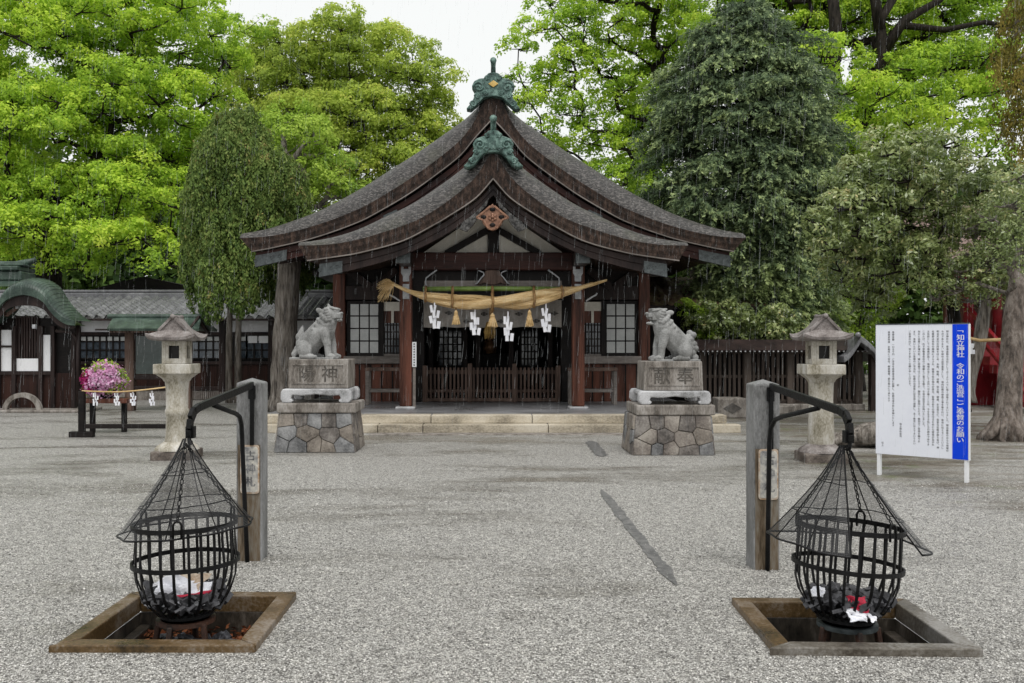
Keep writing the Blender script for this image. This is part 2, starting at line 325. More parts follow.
def net_mat():                          # woven wire: open between the wires
    m, nt, p, out = nodes_of('woven_wire_mesh')
    uv = N(nt, 'ShaderNodeUVMap'); sp = N(nt, 'ShaderNodeSeparateXYZ'); nt.links.new(uv.outputs[0], sp.inputs[0])
    rs = []
    for k in (0, 1):
        f = N(nt, 'ShaderNodeMath', operation='FRACT'); nt.links.new(sp.outputs[k], f.inputs[0])
        l = N(nt, 'ShaderNodeMath', operation='LESS_THAN'); l.inputs[1].default_value = 0.21; nt.links.new(f.outputs[0], l.inputs[0]); rs.append(l)
    mx = N(nt, 'ShaderNodeMath', operation='MAXIMUM'); nt.links.new(rs[0].outputs[0], mx.inputs[0]); nt.links.new(rs[1].outputs[0], mx.inputs[1])
    tr = N(nt, 'ShaderNodeBsdfTransparent'); ms = N(nt, 'ShaderNodeMixShader')
    p.inputs['Base Color'].default_value = (0.03,0.03,0.032,1); p.inputs['Roughness'].default_value = 0.45
    nt.links.new(mx.outputs[0], ms.inputs[0]); nt.links.new(tr.outputs[0], ms.inputs[1]); nt.links.new(p.outputs[0], ms.inputs[2]); nt.links.new(ms.outputs[0], out.inputs[0])
    return m
M['net'] = net_mat()

def gravel_mat():
    m, nt, p, out = nodes_of('pale_gravel')
    tc = N(nt, 'ShaderNodeTexCoord')
    v = N(nt, 'ShaderNodeTexVoronoi'); v.inputs['Scale'].default_value = 118; nt.links.new(tc.outputs['Object'], v.inputs[0])
    sep = N(nt, 'ShaderNodeSeparateColor'); nt.links.new(v.outputs['Color'], sep.inputs[0])
    r = ramp(nt, [(0.0,(0.10,0.096,0.09)), (0.28,(0.305,0.297,0.28)), (0.65,(0.50,0.488,0.462)), (1,(0.86,0.845,0.81))])
    nt.links.new(sep.outputs[0], r.inputs[0])
    ed = ramp(nt, [(0.32,(1,1,1)), (0.82,(0.32,0.31,0.295))]); 
    dm = N(nt, 'ShaderNodeMath', operation='MULTIPLY'); dm.inputs[1].default_value = 1.0
    nt.links.new(v.outputs['Distance'], dm.inputs[0]); nt.links.new(dm.outputs[0], ed.inputs[0])
    mu = N(nt, 'ShaderNodeMix', data_type='RGBA', blend_type='MULTIPLY'); mu.inputs[0].default_value = 1
    nt.links.new(r.outputs[0], mu.inputs[6]); nt.links.new(ed.outputs[0], mu.inputs[7])
    v2 = N(nt, 'ShaderNodeTexVoronoi'); v2.inputs['Scale'].default_value = 34; nt.links.new(tc.outputs['Object'], v2.inputs[0])
    s2 = N(nt, 'ShaderNodeSeparateColor'); nt.links.new(v2.outputs['Color'], s2.inputs[0])
    r2 = ramp(nt, [(0.0,(0.68,0.67,0.66)), (0.25,(0.90,0.90,0.90)), (0.8,(1.06,1.06,1.05)), (1,(1.22,1.21,1.19))]); nt.links.new(s2.outputs[1], r2.inputs[0])
    mu2 = N(nt, 'ShaderNodeMix', data_type='RGBA', blend_type='MULTIPLY'); mu2.inputs[0].default_value = 1
    nt.links.new(mu.outputs[2], mu2.inputs[6]); nt.links.new(r2.outputs[0], mu2.inputs[7]); mu = mu2
    # trodden and rain-soaked streaks of darker, finer grit
    mp = N(nt, 'ShaderNodeMapping'); mp.inputs['Scale'].default_value = (0.42, 1.1, 1); mp.inputs['Rotation'].default_value = (0, 0, R(6))
    nt.links.new(tc.outputs['Object'], mp.inputs[0])
    w = N(nt, 'ShaderNodeTexNoise'); w.inputs['Scale'].default_value = 1.0; w.inputs['Detail'].default_value = 13; w.inputs['Roughness'].default_value = 0.80
    nt.links.new(mp.outputs[0], w.inputs[0])
    sx = N(nt, 'ShaderNodeSeparateXYZ'); nt.links.new(tc.outputs['Object'], sx.inputs[0])
    far = N(nt, 'ShaderNodeMapRange'); far.inputs[1].default_value = 6.0; far.inputs[2].default_value = 12; far.inputs[3].default_value = -0.07; far.inputs[4].default_value = -0.005
    nt.links.new(sx.outputs[1], far.inputs[0])
    ad = N(nt, 'ShaderNodeMath', operation='ADD'); nt.links.new(w.outputs[0], ad.inputs[0]); nt.links.new(far.outputs[0], ad.inputs[1])
    w2 = N(nt, 'ShaderNodeTexNoise'); w2.inputs['Scale'].default_value = 0.55; w2.inputs['Detail'].default_value = 4; w2.inputs['Roughness'].default_value = 0.6; w2.inputs['Distortion'].default_value = 0.6
    nt.links.new(mp.outputs[0], w2.inputs[0])
    wadd = N(nt, 'ShaderNodeMath', operation='MULTIPLY_ADD'); wadd.inputs[1].default_value = 0.9; wadd.inputs[2].default_value = -0.43; nt.links.new(w2.outputs[0], wadd.inputs[0])
    ad2 = N(nt, 'ShaderNodeMath', operation='ADD'); nt.links.new(ad.outputs[0], ad2.inputs[0]); nt.links.new(wadd.outputs[0], ad2.inputs[1])
    wr = ramp(nt, [(0.50,(0,0,0)), (0.58,(0.45,0.45,0.45)), (0.70,(1,1,1))]); nt.links.new(ad2.outputs[0], wr.inputs[0])
    wm = N(nt, 'ShaderNodeMix', data_type='RGBA'); nt.links.new(wr.outputs[0], wm.inputs[0])
    dk = N(nt, 'ShaderNodeMix', data_type='RGBA', blend_type='MULTIPLY'); dk.inputs[0].default_value = 1; dk.inputs[7].default_value = (0.60,0.585,0.555,1)
    nt.links.new(mu.outputs[2], dk.inputs[6]); nt.links.new(mu.outputs[2], wm.inputs[6]); nt.links.new(dk.outputs[2], wm.inputs[7])
    # bare earthy ground towards the trees and the notice board
    e1 = N(nt, 'ShaderNodeMapRange'); e1.inputs[1].default_value = 3.2; e1.inputs[2].default_value = 5.6; nt.links.new(sx.outputs[0], e1.inputs[0])
    e2 = N(nt, 'ShaderNodeMapRange'); e2.inputs[1].default_value = 6.5; e2.inputs[2].default_value = 10.5; nt.links.new(sx.outputs[1], e2.inputs[0])
    em = N(nt, 'ShaderNodeMath', operation='MULTIPLY'); nt.links.new(e1.outputs[0], em.inputs[0]); nt.links.new(e2.outputs[0], em.inputs[1])
    n4 = N(nt, 'ShaderNodeTexNoise'); n4.inputs['Scale'].default_value = 1.1; n4.inputs['Detail'].default_value = 8; n4.inputs['Roughness'].default_value = 0.7
    nt.links.new(mp.outputs[0], n4.inputs[0])
    e3 = N(nt, 'ShaderNodeMath', operation='MULTIPLY_ADD'); e3.inputs[1].default_value = 0.25; nt.links.new(em.outputs[0], e3.inputs[0]); nt.links.new(n4.outputs[0], e3.inputs[2])
    er = ramp(nt, [(0.66,(0,0,0)), (0.80,(0.85,0.85,0.85))]); nt.links.new(e3.outputs[0], er.inputs[0])
    n5 = N(nt, 'ShaderNodeTexNoise'); n5.inputs['Scale'].default_value = 2.4; n5.inputs['Detail'].default_value = 6; nt.links.new(tc.outputs['Object'], n5.inputs[0])
    ec = ramp(nt, [(0.38,(0.095,0.078,0.055)), (0.56,(0.17,0.145,0.115)), (0.68,(0.10,0.12,0.035))]); nt.links.new(n5.outputs[0], ec.inputs[0])
    emx = N(nt, 'ShaderNodeMix', data_type='RGBA'); nt.links.new(er.outputs[0], emx.inputs[0]); nt.links.new(wm.outputs[2], emx.inputs[6]); nt.links.new(ec.outputs[0], emx.inputs[7])
    nt.links.new(emx.outputs[2], p.inputs['Base Color'])
    rr = N(nt, 'ShaderNodeMapRange'); rr.inputs[3].default_value = 0.5; rr.inputs[4].default_value = 0.16; nt.links.new(wr.outputs[0], rr.inputs[0]); nt.links.new(rr.outputs[0], p.inputs['Roughness'])
    p.inputs['Specular IOR Level'].default_value = 0.35
    b = N(nt, 'ShaderNodeBump'); b.inputs['Strength'].default_value = 0.8; b.inputs['Distance'].default_value = 0.007; b.invert = True
    nt.links.new(v.outputs['Distance'], b.inputs['Height']); nt.links.new(b.outputs[0], p.inputs['Normal'])
    return m
M['gravel'] = gravel_mat()
def pebble_mat():
    m, nt, p, out = nodes_of('loose_pebbles')
    a = N(nt, 'ShaderNodeAttribute'); a.attribute_name = 'tint'
    r = ramp(nt, [(0.0,(0.09,0.086,0.081)), (0.25,(0.30,0.29,0.274)), (0.7,(0.50,0.486,0.458)), (1,(0.78,0.76,0.73))])
    nt.links.new(a.outputs['Fac'], r.inputs[0]); nt.links.new(r.outputs[0], p.inputs['Base Color']); p.inputs['Roughness'].default_value = 0.5
    return m
M['pebble'] = pebble_mat()
def rain_mat():
    m, nt, p, out = nodes_of('falling_rain')
    p.inputs['Base Color'].default_value = (0.75,0.78,0.80,1); p.inputs['Roughness'].default_value = 0.3
    tr = N(nt, 'ShaderNodeBsdfTransparent'); ms = N(nt, 'ShaderNodeMixShader'); ms.inputs[0].default_value = 0.30
    nt.links.new(tr.outputs[0], ms.inputs[1]); nt.links.new(p.outputs[0], ms.inputs[2]); nt.links.new(ms.outputs[0], out.inputs[0])
    return m
M['rain'] = rain_mat()

# ------------------------------------------------------------ ground
PITS = [dict(c=(-1.745, 5.441), s=(1.05, 1.055), rz=0.0), dict(c=(2.012, 5.345), s=(1.065, 0.98), rz=R(-1.5))]
def rect_pts(c, sx, sy, rz):
    ca, sa = math.cos(rz), math.sin(rz)
    return [(c[0]+x*ca-y*sa, c[1]+x*sa+y*ca) for x, y in ((-sx/2,-sy/2),(sx/2,-sy/2),(sx/2,sy/2),(-sx/2,sy/2))]
bm = bmesh.new(); es = []
loops = [[(-400,-60),(400,-60),(400,900),(-400,900)]] + [rect_pts(p['c'], p['s'][0]-0.1, p['s'][1]-0.1, p['rz']) for p in PITS]
for lp in loops:
    vv = [bm.verts.new((x, y, 0)) for x, y in lp]
    es += [bm.edges.new((vv[i], vv[(i+1) % 4])) for i in range(4)]
bmesh.ops.triangle_fill(bm, use_beauty=True, use_dissolve=False, edges=es)
for f in bm.faces:
    if f.normal.z < 0: f.normal_flip()
me = bpy.data.meshes.new('ground'); bm.to_mesh(me); bm.free(); me.materials.append(M['gravel'])
g = bpy.data.objects.new('ground', me); C.objects.link(g); tag(g, kind='structure')

def inside_pit(x, y):
    for p in PITS:
        dx, dy = x-p['c'][0], y-p['c'][1]; ca, sa = math.cos(p['rz']), math.sin(p['rz'])
        if abs(dx*ca+dy*sa) < p['s'][0]/2+0.015 and abs(-dx*sa+dy*ca) < p['s'][1]/2+0.015: return True
    return False
def pebbles(n):                          # loose stones lying on the near ground: uncountable
    base = np.array([(1,0,0),(-1,0,0),(0,1,0),(0,-1,0),(0,0,1),(0,0,-1)], float)
    tri = np.array([(0,2,4),(2,1,4),(1,3,4),(3,0,4),(2,0,5),(1,2,5),(3,1,5),(0,3,5)])
    y = 4.0 + 7.0*rng.random(n*2)**1.5; x = (rng.random(n*2)*1.16-0.58)*y
    keep = np.array([not inside_pit(a, b) for a, b in zip(x, y)]); x, y = x[keep][:n], y[keep][:n]; n = len(x)
    s = 0.0032 + 0.0050*rng.random(n)**1.6
    ang = rng.random(n)*6.283; sc = 0.7+0.6*rng.random((n,3)); sc[:,2] *= 0.7
    P = base[None]*sc[:,None,:]*s[:,None,None]; jit = 1+0.35*(rng.random((n,6,1))-0.5); P = P*jit
    ca, sa = np.cos(ang)[:,None], np.sin(ang)[:,None]
    Q = np.stack([P[:,:,0]*ca-P[:,:,1]*sa + x[:,None], P[:,:,0]*sa+P[:,:,1]*ca + y[:,None], P[:,:,2] + (s*0.35)[:,None]], -1)
    faces = (tri[None]+6*np.arange(n)[:,None,None]).reshape(-1,3)
    return tri_mesh('gravel', Q.reshape(-1,3), faces, M['pebble'], np.repeat(rng.random(n), 8))
def tri_mesh(name, V, Fc, m, tint=None):
    k = Fc.shape[1]; me = bpy.data.meshes.new(name)
    me.vertices.add(len(V)); me.vertices.foreach_set('co', np.ascontiguousarray(V, dtype=np.float32).ravel())
    me.loops.add(Fc.size); me.loops.foreach_set('vertex_index', np.ascontiguousarray(Fc, dtype=np.int32).ravel())
    me.polygons.add(len(Fc)); me.polygons.foreach_set('loop_start', np.arange(0, Fc.size, k, dtype=np.int32))
    if tint is not None:
        a = me.attributes.new('tint', 'FLOAT', 'FACE'); a.data.foreach_set('value', np.ascontiguousarray(tint, dtype=np.float32))
    me.update(calc_edges=True); me.validate(); me.materials.append(m)
    o = bpy.data.objects.new(name, me); C.objects.link(o); return o
tag(pebbles(60000), 'loose pale gravel covering the shrine forecourt', 'gravel', kind='stuff')

# concrete drain strip sunk in the gravel, in two lengths
def strip(name, pts, wd_, m, z=0.006):
    mb = MB(); rows = []
    k = 90
    for i in range(k):
        t = i/(k-1)
        x = lerp(pts[0][0], pts[1][0], t); y = lerp(pts[0][1], pts[1][1], t)
        d = Vector((pts[1][0]-pts[0][0], pts[1][1]-pts[0][1])).normalized(); nx, ny = d.y, -d.x
        ed = min(1, t*9+0.15, (1-t)*9+0.15); w0 = wd_/2*ed*(0.75+0.35*random.random()+0.12*math.sin(i*0.5)); w1 = wd_/2*ed*(0.75+0.35*random.random()+0.12*math.sin(i*0.37+2))
        rows.append([(x-nx*w0, y-ny*w0, z), (x+nx*w1, y+ny*w1, z)])
    return mb.grid(rows).build(name, m)
M['drain'] = mat('wet_drain_concrete', (0.07,0.07,0.07), (0.20,0.196,0.19), 14, 0.45, 0.6, 90, rough2=0.6)
def gp(px, py): D = F*EYE/(py-HY); return (XP(px, D), D)
tag(strip('drain_strip', [gp(601,490), gp(677,586)], 0.105, M['drain']), kind='structure')
tag(strip('drain_strip', [gp(590,441), gp(603,457)], 0.20, M['drain']), kind='structure')

# ------------------------------------------------------------ shrine hall
X0 = 0.06
hall = thing('shrine_hall', 'dark timber shrine hall with two stacked curved bark-thatched gables', 'shrine hall', (X0, 21.0, 0))
D1, D2 = 18.0, 20.4
FR = dict(span=195, D=D1, dy=1.0,
  verge=[(0,153),(4,156),(17.6,177),(42.6,199),(70,217),(90,225.5),(133,239),(165,244.5),(195,245.5)],
  sil=[(0,149),(9,152.5),(28.7,169),(47,183),(79,204.5),(109,219.5),(133,231),(154,238),(180,243.5),(195,244.5)],
  fas=[(0,178),(17,197),(47,217),(57,223),(90,240),(133,252),(160,256.5),(186,260)],
  haf=[(0,194),(20,213),(47,233),(90,254),(133,267),(174,276)], end=22.6)
RR_ = dict(span=253, D=D2, dy=1.2,
  verge=[(0,95),(6.5,98),(17.6,120),(31.5,139),(56.5,160),(84,179.5),(112,197),(133,208.5),(176,225),(219,235.5),(250,238)],
  sil=[(0,93),(5,97),(15,112),(42.6,133),(70,152),(98,170),(126,188),(154,204),(176,215),(219,230.5),(250,237)],
  fas=[(0,118),(17.6,137),(31.5,154),(56.5,174),(84,193.5),(112,210),(133,221),(176,236.5),(219,247),(241,251)],
  haf=[(0,140),(28,168),(56,192),(112,227),(150,243),(195,256),(238,266)], end=31.0)
def roof(Pm, nm_surface, nm_edge, nm_board, nm_fit):
    D, span, dy = Pm['D'], Pm['span'], Pm['dy']; n = 44
    ss = [(-1 + 2*i/(2*n)) for i in range(2*n+1)]
    def xz(curve, off, d, dproj=None):
        return smooth_interp(curve, off)
    verge = []; top = []; fas = []
    fspan = Pm['fas'][-1][0]
    for s in ss:
        a = abs(s); sg = -1 if s < 0 else 1
        off = a*span; X = off/F*D
        verge.append((X0+sg*X, ZY(smooth_interp(Pm['verge'], off), D)))
        offp = X*F/(D+dy); top.append((X0+sg*X, max(ZY(smooth_interp(Pm['sil'], offp), D+dy), ZY(smooth_interp(Pm['verge'], off), D)+0.02)))
        of2 = a*fspan; fas.append((X0+sg*of2/F*D, ZY(smooth_interp(Pm['fas'], of2), D)))
    rows = []
    for j in range(9):
        t = j/8; yy = D + dy*(1-math.cos(t*math.pi/2)); w = math.sin(t*math.pi/2)
        rows.append([(v[0], yy, lerp(v[1], tp[1], w)) for v, tp in zip(verge, top)])
    k = 10
    for j in range(1, k+1): rows.append([(tp[0], lerp(D+dy, Pm['end'], j/k), tp[1]) for tp in top])
    rows.append([(f[0], Pm['end'], f[1]) for f in fas])
    o = MB().grid(rows).build(nm_surface, M['thatch'], hall, smooth=True, fixn=False)
    # layered bark edge along the verge, then the soffit going back
    e = MB(); rows = []
    m_ = 4
    for j in range(m_+1):
        t = j/m_
        rows.append([(lerp(v[0], f[0], t), D-0.001+0.012*t+0.006*(j % 2), lerp(v[1], f[1], t)) for v, f in zip(verge, fas)])
    e.grid(list(reversed(rows)))
    e.grid([[(f[0], D+0.011, f[1]) for f in reversed(fas)], [(f[0], Pm['end'], f[1]) for f in reversed(fas)]])
    # closed eave ends
    for sgn in (0, -1):
        e.add([(verge[sgn][0], D, verge[sgn][1]), (fas[sgn][0], D+0.01, fas[sgn][1]), (fas[sgn][0], Pm['end'], fas[sgn][1]), (top[sgn][0], Pm['end'], top[sgn][1])], [(0,1,2,3)])
    e.build(nm_edge, M['thatch_edge'], hall)
    # thin pale drip line under the bark
    dl = MB()
    for s0, s1 in zip(fas[:-1], fas[1:]): dl.bar((s0[0], D+0.0, s0[1]-0.012), (s1[0], D+0.0, s1[1]-0.012), 0.05, 0.022)
    dl.build('eave_batten', M['grey_wood'], hall)
    # bargeboards, one per slope, each with a metal end fitting
    hs = Pm['haf'][-1][0]
    for sg in (-1, 1):
        nb = 30; fit0 = 0.86
        def pt(a):
            of = a*hs; return (X0+sg*of/F*D, ZY(smooth_interp(Pm['fas'], min(of+3, fspan)), D)-0.03, ZY(smooth_interp(Pm['haf'], of), D))
        P_ = [pt(i/nb) for i in range(nb+1)]
        b = MB()
        for y0_, y1_ in ((D+0.10, D+0.2),):
            rows = [[(p[0], y1_, p[1]) for p in P_], [(p[0], y0_, p[1]) for p in P_], [(p[0], y0_, lerp(p[1], p[2], 0.45)) for p in P_], [(p[0], y0_+0.03, lerp(p[1], p[2], 0.5)) for p in P_], [(p[0], y0_+0.03, p[2]) for p in P_], [(p[0], y1_, p[2]) for p in P_]]
            b.grid(rows); b.add([(P_[-1][0], y0_, P_[-1][1]), (P_[-1][0], y1_, P_[-1][1]), (P_[-1][0], y1_, P_[-1][2]), (P_[-1][0], y0_, P_[-1][2])], [(0,1,2,3)])
        bo = b.build(nm_board, M['dark_wood'] if nm_board == 'front_bargeboard' else M['red_beam'], hall, fixn=True)
        fmb = MB(); Q = [p for i, p in enumerate(P_) if i/nb >= fit0]
        rows = [[(p[0]+sg*0.01, D+0.085, p[1]-0.06) for p in Q], [(p[0]+sg*0.02, D+0.085, p[2]-0.015) for p in Q]]
        fmb.grid(rows); fmb.grid([[(p[0]+sg*0.02, D+0.085, p[2]-0.015) for p in Q], [(p[0]+sg*0.02, D+0.21, p[2]-0.015) for p in Q]])
        q = Q[-1]; fmb.add([(q[0]+sg*0.012, D+0.085, q[1]-0.06), (q[0]+sg*0.012, D+0.21, q[1]-0.06), (q[0]+sg*0.022, D+0.21, q[2]-0.015), (q[0]+sg*0.022, D+0.085, q[2]-0.015)], [(0,1,2,3)])
        for c_ in range(3):                # embossed scrolls
            p = Q[1+c_] if len(Q) > 3+c_ else Q[-1]
            cz = lerp(p[1], p[2], 0.62)
            fmb.tube([(p[0]+0.05*math.cos(a)*(1-a/9), D+0.08, cz+0.05*math.sin(a)*(1-a/9)) for a in np.linspace(0, 7, 14)], 0.008, 5)
        fmb.build(nm_fit, M['metal_grey'], bo, fixn=True)
        # small mid fitting
        if nm_board == 'rear_bargeboard':
            p = pt(0.43); MB().rbox((p[0], D+0.09, lerp(p[1], p[2], 0.5)), (0.34, 0.03, 0.13), ry=sg*R(24)).build(nm_fit, M['metal_grey'], bo, bev=0.02)
    return verge, fas
vF, fF = roof(FR, 'front_roof', 'front_bark_edge', 'front_bargeboard', 'bargeboard_fitting')
vR, fR = roof(RR_, 'main_roof', 'main_bark_edge', 'rear_bargeboard', 'bargeboard_fitting')
# rafters under both roofs
def rafter_mesh(Pm, y, drop, side):
    D = Pm['D']; fs = Pm['haf'][-1][0]; mb = MB()
    for sg in (side,):
        pts = []
        for i in range(4, 25):
            of = i/24*(fs-4); pts.append((X0+sg*of/F*D, y, ZY(smooth_interp(Pm['fas'], min(of, Pm['fas'][-1][0])), D)-drop))
        for a, b in zip(pts[:-1], pts[1:]): mb.bar(a, b, 0.085, 0.11)
    return mb
for Pm, y0_, y1_, step in ((FR, 18.45, 19.3, 0.28), (RR_, 20.85, 22.6, 0.3)):
    y = y0_
    while y < y1_:
        for side in (-1, 1): rafter_mesh(Pm, y, 0.09, side).build('rafter', M['dark_wood'], hall)
        y += step
# purlins that carry the front roof, their ends capped in grey metal
for px, py, w in ((403, 256, 0.26), (583, 256, 0.26)):
    c = W(px, py, 18.35); MB().box(c.x-w/2, c.x+w/2, 18.35, 22, c.z-0.13, c.z+0.13).build('purlin', M['dark_wood'], hall, bev=0.01)
    MB().box(c.x-w/2-0.012, c.x+w/2+0.012, 18.32, 18.43, c.z-0.142, c.z+0.142).build('purlin_cap', M['metal_grey'], hall, bev=0.01)
# gable pediment of the front roof: plaster, king post, diagonals
Dp = 19.45
def poly_px(pts, D): return [(XP(px, D), ZY(py, D)) for px, py in pts]
MB().prism(poly_px([(418,256),(493,205),(568,256)], Dp), Dp+0.02, Dp+0.06).build('gable_plaster', M['plaster'], hall, fixn=True)
MB().prism(poly_px([(487.5,256),(487.5,222),(499,222),(499,256)], Dp), Dp-0.08, Dp+0.02).build('king_post', M['black_wood'], hall, bev=0.01, fixn=True)
for sg in (-1, 1):
    MB().bar((XP(493+sg*47, Dp), Dp-0.03, ZY(254, Dp)), (XP(493+sg*3, Dp), Dp-0.03, ZY(229, Dp)), 0.10, 0.13).build('diagonal_strut', M['black_wood'], hall, bev=0.01)
    MB().bar((XP(493+sg*80, Dp), Dp-0.06, ZY(249, Dp)), (XP(493+sg*2, Dp), Dp-0.06, ZY(200, Dp)), 0.14, 0.22).build('gable_rafter', M['dark_wood'], hall, bev=0.01)
# gable wall of the main roof (dark boards) behind
MB().prism(poly_px([(330,262),(493,130),(656,262)], 21.2), 21.25, 21.32).build('gable_board_wall', M['black_wood'], hall, fixn=True)
# tie beams
Db = 19.4
MB().box(XP(408,Db), XP(577,Db), Db-0.16, Db+0.16, ZY(270.5,Db), ZY(253,Db)).build('tie_beam', M['red_beam'], hall, bev=0.02)
MB().box(XP(410,Db), XP(576,Db), Db+0.12, Db+0.22, ZY(296,Db), ZY(271,Db)).build('head_board', M['black_wood'], hall)
MB().box(XP(424,Db), XP(562,Db), Db+0.05, Db+0.09, ZY(287,Db), ZY(280.5,Db)).build('grey_rail', M['grey_wood'], hall)
# carved frog-leg strut in the middle
def carved(px0, s=1, name='frog_leg_strut'):
    half = [(0,270.5),(7,271),(9,276),(13,280),(17,284.5),(12,285),(8,283),(4,285),(0,285)]
    poly = [(px0+x*s, y) for x, y in half] + [(px0-x*s, y) for x, y in reversed(half[1:-1])]
    o = MB().prism(poly_px(poly, Db), Db-0.14, Db+0.02).build(name, M['brown_wood'], hall, bev=0.01, fixn=True)
    for sg in (-1, 1):
        t = MB(); t.tube([W(px0+sg*x*s, y, Db-0.17) for x, y in ((14,270.5),(9,272.5),(8.5,275),(11,277.5),(15,283),(17,284))], 0.013, 5); t.build('pale_edge', M['pale_metal'], o, smooth=True)
carved(492.5)
# white curved bracket tips near the columns
for px0, sg in ((433,1),(552,-1)):
    MB().tube([W(px0+sg*x, y, Db-0.18) for x, y in ((4,270),(-2,274),(-7,278),(-7.5,282),(-6.5,286))], 0.016, 5).build('bracket_edge', M['pale_metal'], hall, smooth=True)
for px0, sg in ((396,-1),(590,1)):
    MB().tube([W(px0+sg*x, y, Db-0.18) for x, y in ((-4,301),(2,297),(6,295),(7,293))], 0.018, 5).build('bracket_edge', M['pale_metal'], hall, smooth=True)
# front columns, stone bases, pale bracket plates
for cx in (406.0, 578.0):
    c = W(cx, 400, Db)
    co = MB().box(c.x-0.125, c.x+0.125, Db-0.125, Db+0.125, 0.345, ZY(254,Db)).build('front_column', M['red_wood'], hall, bev=0.025)
    MB().box(c.x-0.2, c.x+0.2, Db-0.2, Db+0.2, 0.29, 0.345).build('column_base', M['granite_pale'], hall, bev=0.02)
    pl = [(-5,266.5),(-2.4,266.5),(-2.4,269),(2.4,269),(2.4,266.5),(5,266.5),(5,273),(3.2,276),(3.2,281.5),(-3.2,281.5),(-3.2,276),(-5,273)]
    MB().prism(poly_px([(cx+x, y) for x, y in pl], Db-0.15), Db-0.165, Db-0.13).build('bracket_plate', M['pale_metal'], co, bev=0.008, fixn=True)
    MB().prism(poly_px([(cx-3.3,284),(cx+3.3,284),(cx+3.3,299),(cx-3.3,299)], Db-0.15), Db-0.16, Db-0.13).build('bracket_plate', M['pale_metal'], co, bev=0.008, fixn=True)
# stone platform with two steps
hp = MB().box(-4.3+X0, 4.3+X0, 17.55, 33, 0.0, 0.298).build('stone_platform', M['floor_stone'], hall)
sm = MB(); xs = [-4.32,-3.1,-2.45,-1.15,0.72,2.55,3.4,4.32]
for a, b in zip(xs[:-1], xs[1:]): sm.box(X0+a+0.006, X0+b-0.006, 17.45, 17.85, 0.155, 0.302)
sm.build('upper_step', M['step_stone'], hall, bev=0.012)
sm = MB(); xs = [-4.5,-3.6,-2.1,-1.28,1.0,2.7,3.7,4.5]
for a, b in zip(xs[:-1], xs[1:]): sm.box(X0+a+0.006, X0+b-0.006, 17.15, 17.47, 0.0, 0.152)
sm.build('lower_step', M['step_stone'], hall, bev=0.012)
MB().box(X0-2.2, X0+2.3, 16.75, 17.14, -0.05, 0.012).build('foot_slab', M['granite_brown'], hall, bev=0.008)
# front wall of the hall: corner posts, sills, shoji windows, board dado
Dw = 21.8
def wx(px): return XP(px, Dw)
def wz(py): return ZY(py, Dw)
for a, b in ((334,346),(638,649)):
    MB().box(wx(a), wx(b), Dw-0.16, Dw+0.12, 0.29, wz(262)).build('corner_post', M['red_wood'], hall, bev=0.02)
for a, b in ((413,425),(560,571)):
    MB().box(wx(a), wx(b), Dw-0.2, Dw+0.12, 0.29, wz(262)).build('door_post', M['black_wood'], hall, bev=0.02)
for sg in (-1, 1):
    def s(px): return wx(px) if sg < 0 else wx(985-px)
    def bx(a, b, y0_, y1_, p0, p1): x0_, x1_ = sorted((s(a), s(b))); return MB().box(x0_, x1_, y0_, y1_, wz(p1), wz(p0))
    bx(345,414,Dw-0.02,Dw+0.02,364,404).build('wall_boards', M['red_wood'], hall)
    for k in range(6):
        bx(348+k*11,349.2+k*11,Dw-0.035,Dw-0.018,365,403).build('board_joint', M['black_wood'], hall)
    bx(345,414,Dw-0.22,Dw+0.05,356,363.5).build('window_sill', M['grey_wood'], hall, bev=0.015)
    bx(345,414,Dw-0.1,Dw+0.1,286,300).build('head_beam', M['dark_wood'], hall, bev=0.01)
    bx(345,400,Dw-0.03,Dw+0.03,268,286).build('upper_boards', M['black_wood'], hall)
    MB().bar((s(347), Dw-0.08, wz(270)), (s(372), Dw-0.08, wz(288)), 0.12, 0.16).build('bracket_arm', M['dark_wood'], hall)
    MB().bar((s(397), Dw-0.08, wz(270)), (s(374), Dw-0.08, wz(288)), 0.12, 0.16).build('bracket_arm', M['dark_wood'], hall)
    win = bx(347,381,Dw-0.02,Dw+0.04,301,356).build('paper_window', M['black_wood'], hall)
    bars = MB(); pw = (379-350)/3; ph = (353.5-303.5)/4
    pane = MB()
    for i in range(3):
        for j in range(4):
            x0_, x1_ = sorted((s(350+i*pw+0.7), s(350+(i+1)*pw-0.7)))
            pane.box(x0_, x1_, Dw-0.03, Dw-0.015, wz(303.5+(j+1)*ph-0.7), wz(303.5+j*ph+0.7))
    pane.build('pane', M['paper'], win)
    bx(381,384,Dw-0.08,Dw+0.05,300,356).build('mullion', M['black_wood'], hall)
    lw = bx(384,400,Dw-0.01,Dw+0.04,323,354).build('lattice_window', M['glass'], hall)
    lat = MB()
    for i in range(6):
        xx = s(384.5+i*3); lat.box(xx-0.014, xx+0.014, Dw-0.05, Dw-0.012, wz(354), wz(323))
    for j in range(5):
        lat.box(*sorted((s(384), s(400))), Dw-0.045, Dw-0.014, wz(325+j*7)-0.014, wz(325+j*7)+0.014)
    lat.build('lattice', M['black_wood'], lw)
    bx(383,404,Dw-0.03,Dw+0.0,311,323).build('transom_board', M['red_wood'], hall)
    bx(383,404,Dw-0.05,Dw-0.0,302,311).build('transom_plaster', M['plaster'], hall)
    bx(391.5,394,Dw-0.06,Dw-0.03,311,323).build('paper_strip', M['plaster'], hall)
    bx(381,404,Dw-0.06,Dw+0.02,354,356).build('pale_rail', M['grey_wood'], hall)
    # side wall going back
    x_ = s(340); MB().box(x_-0.06, x_+0.06, Dw+0.12, 30.5, 0.29, wz(264)).build('side_wall', M['dark_wood'], hall)
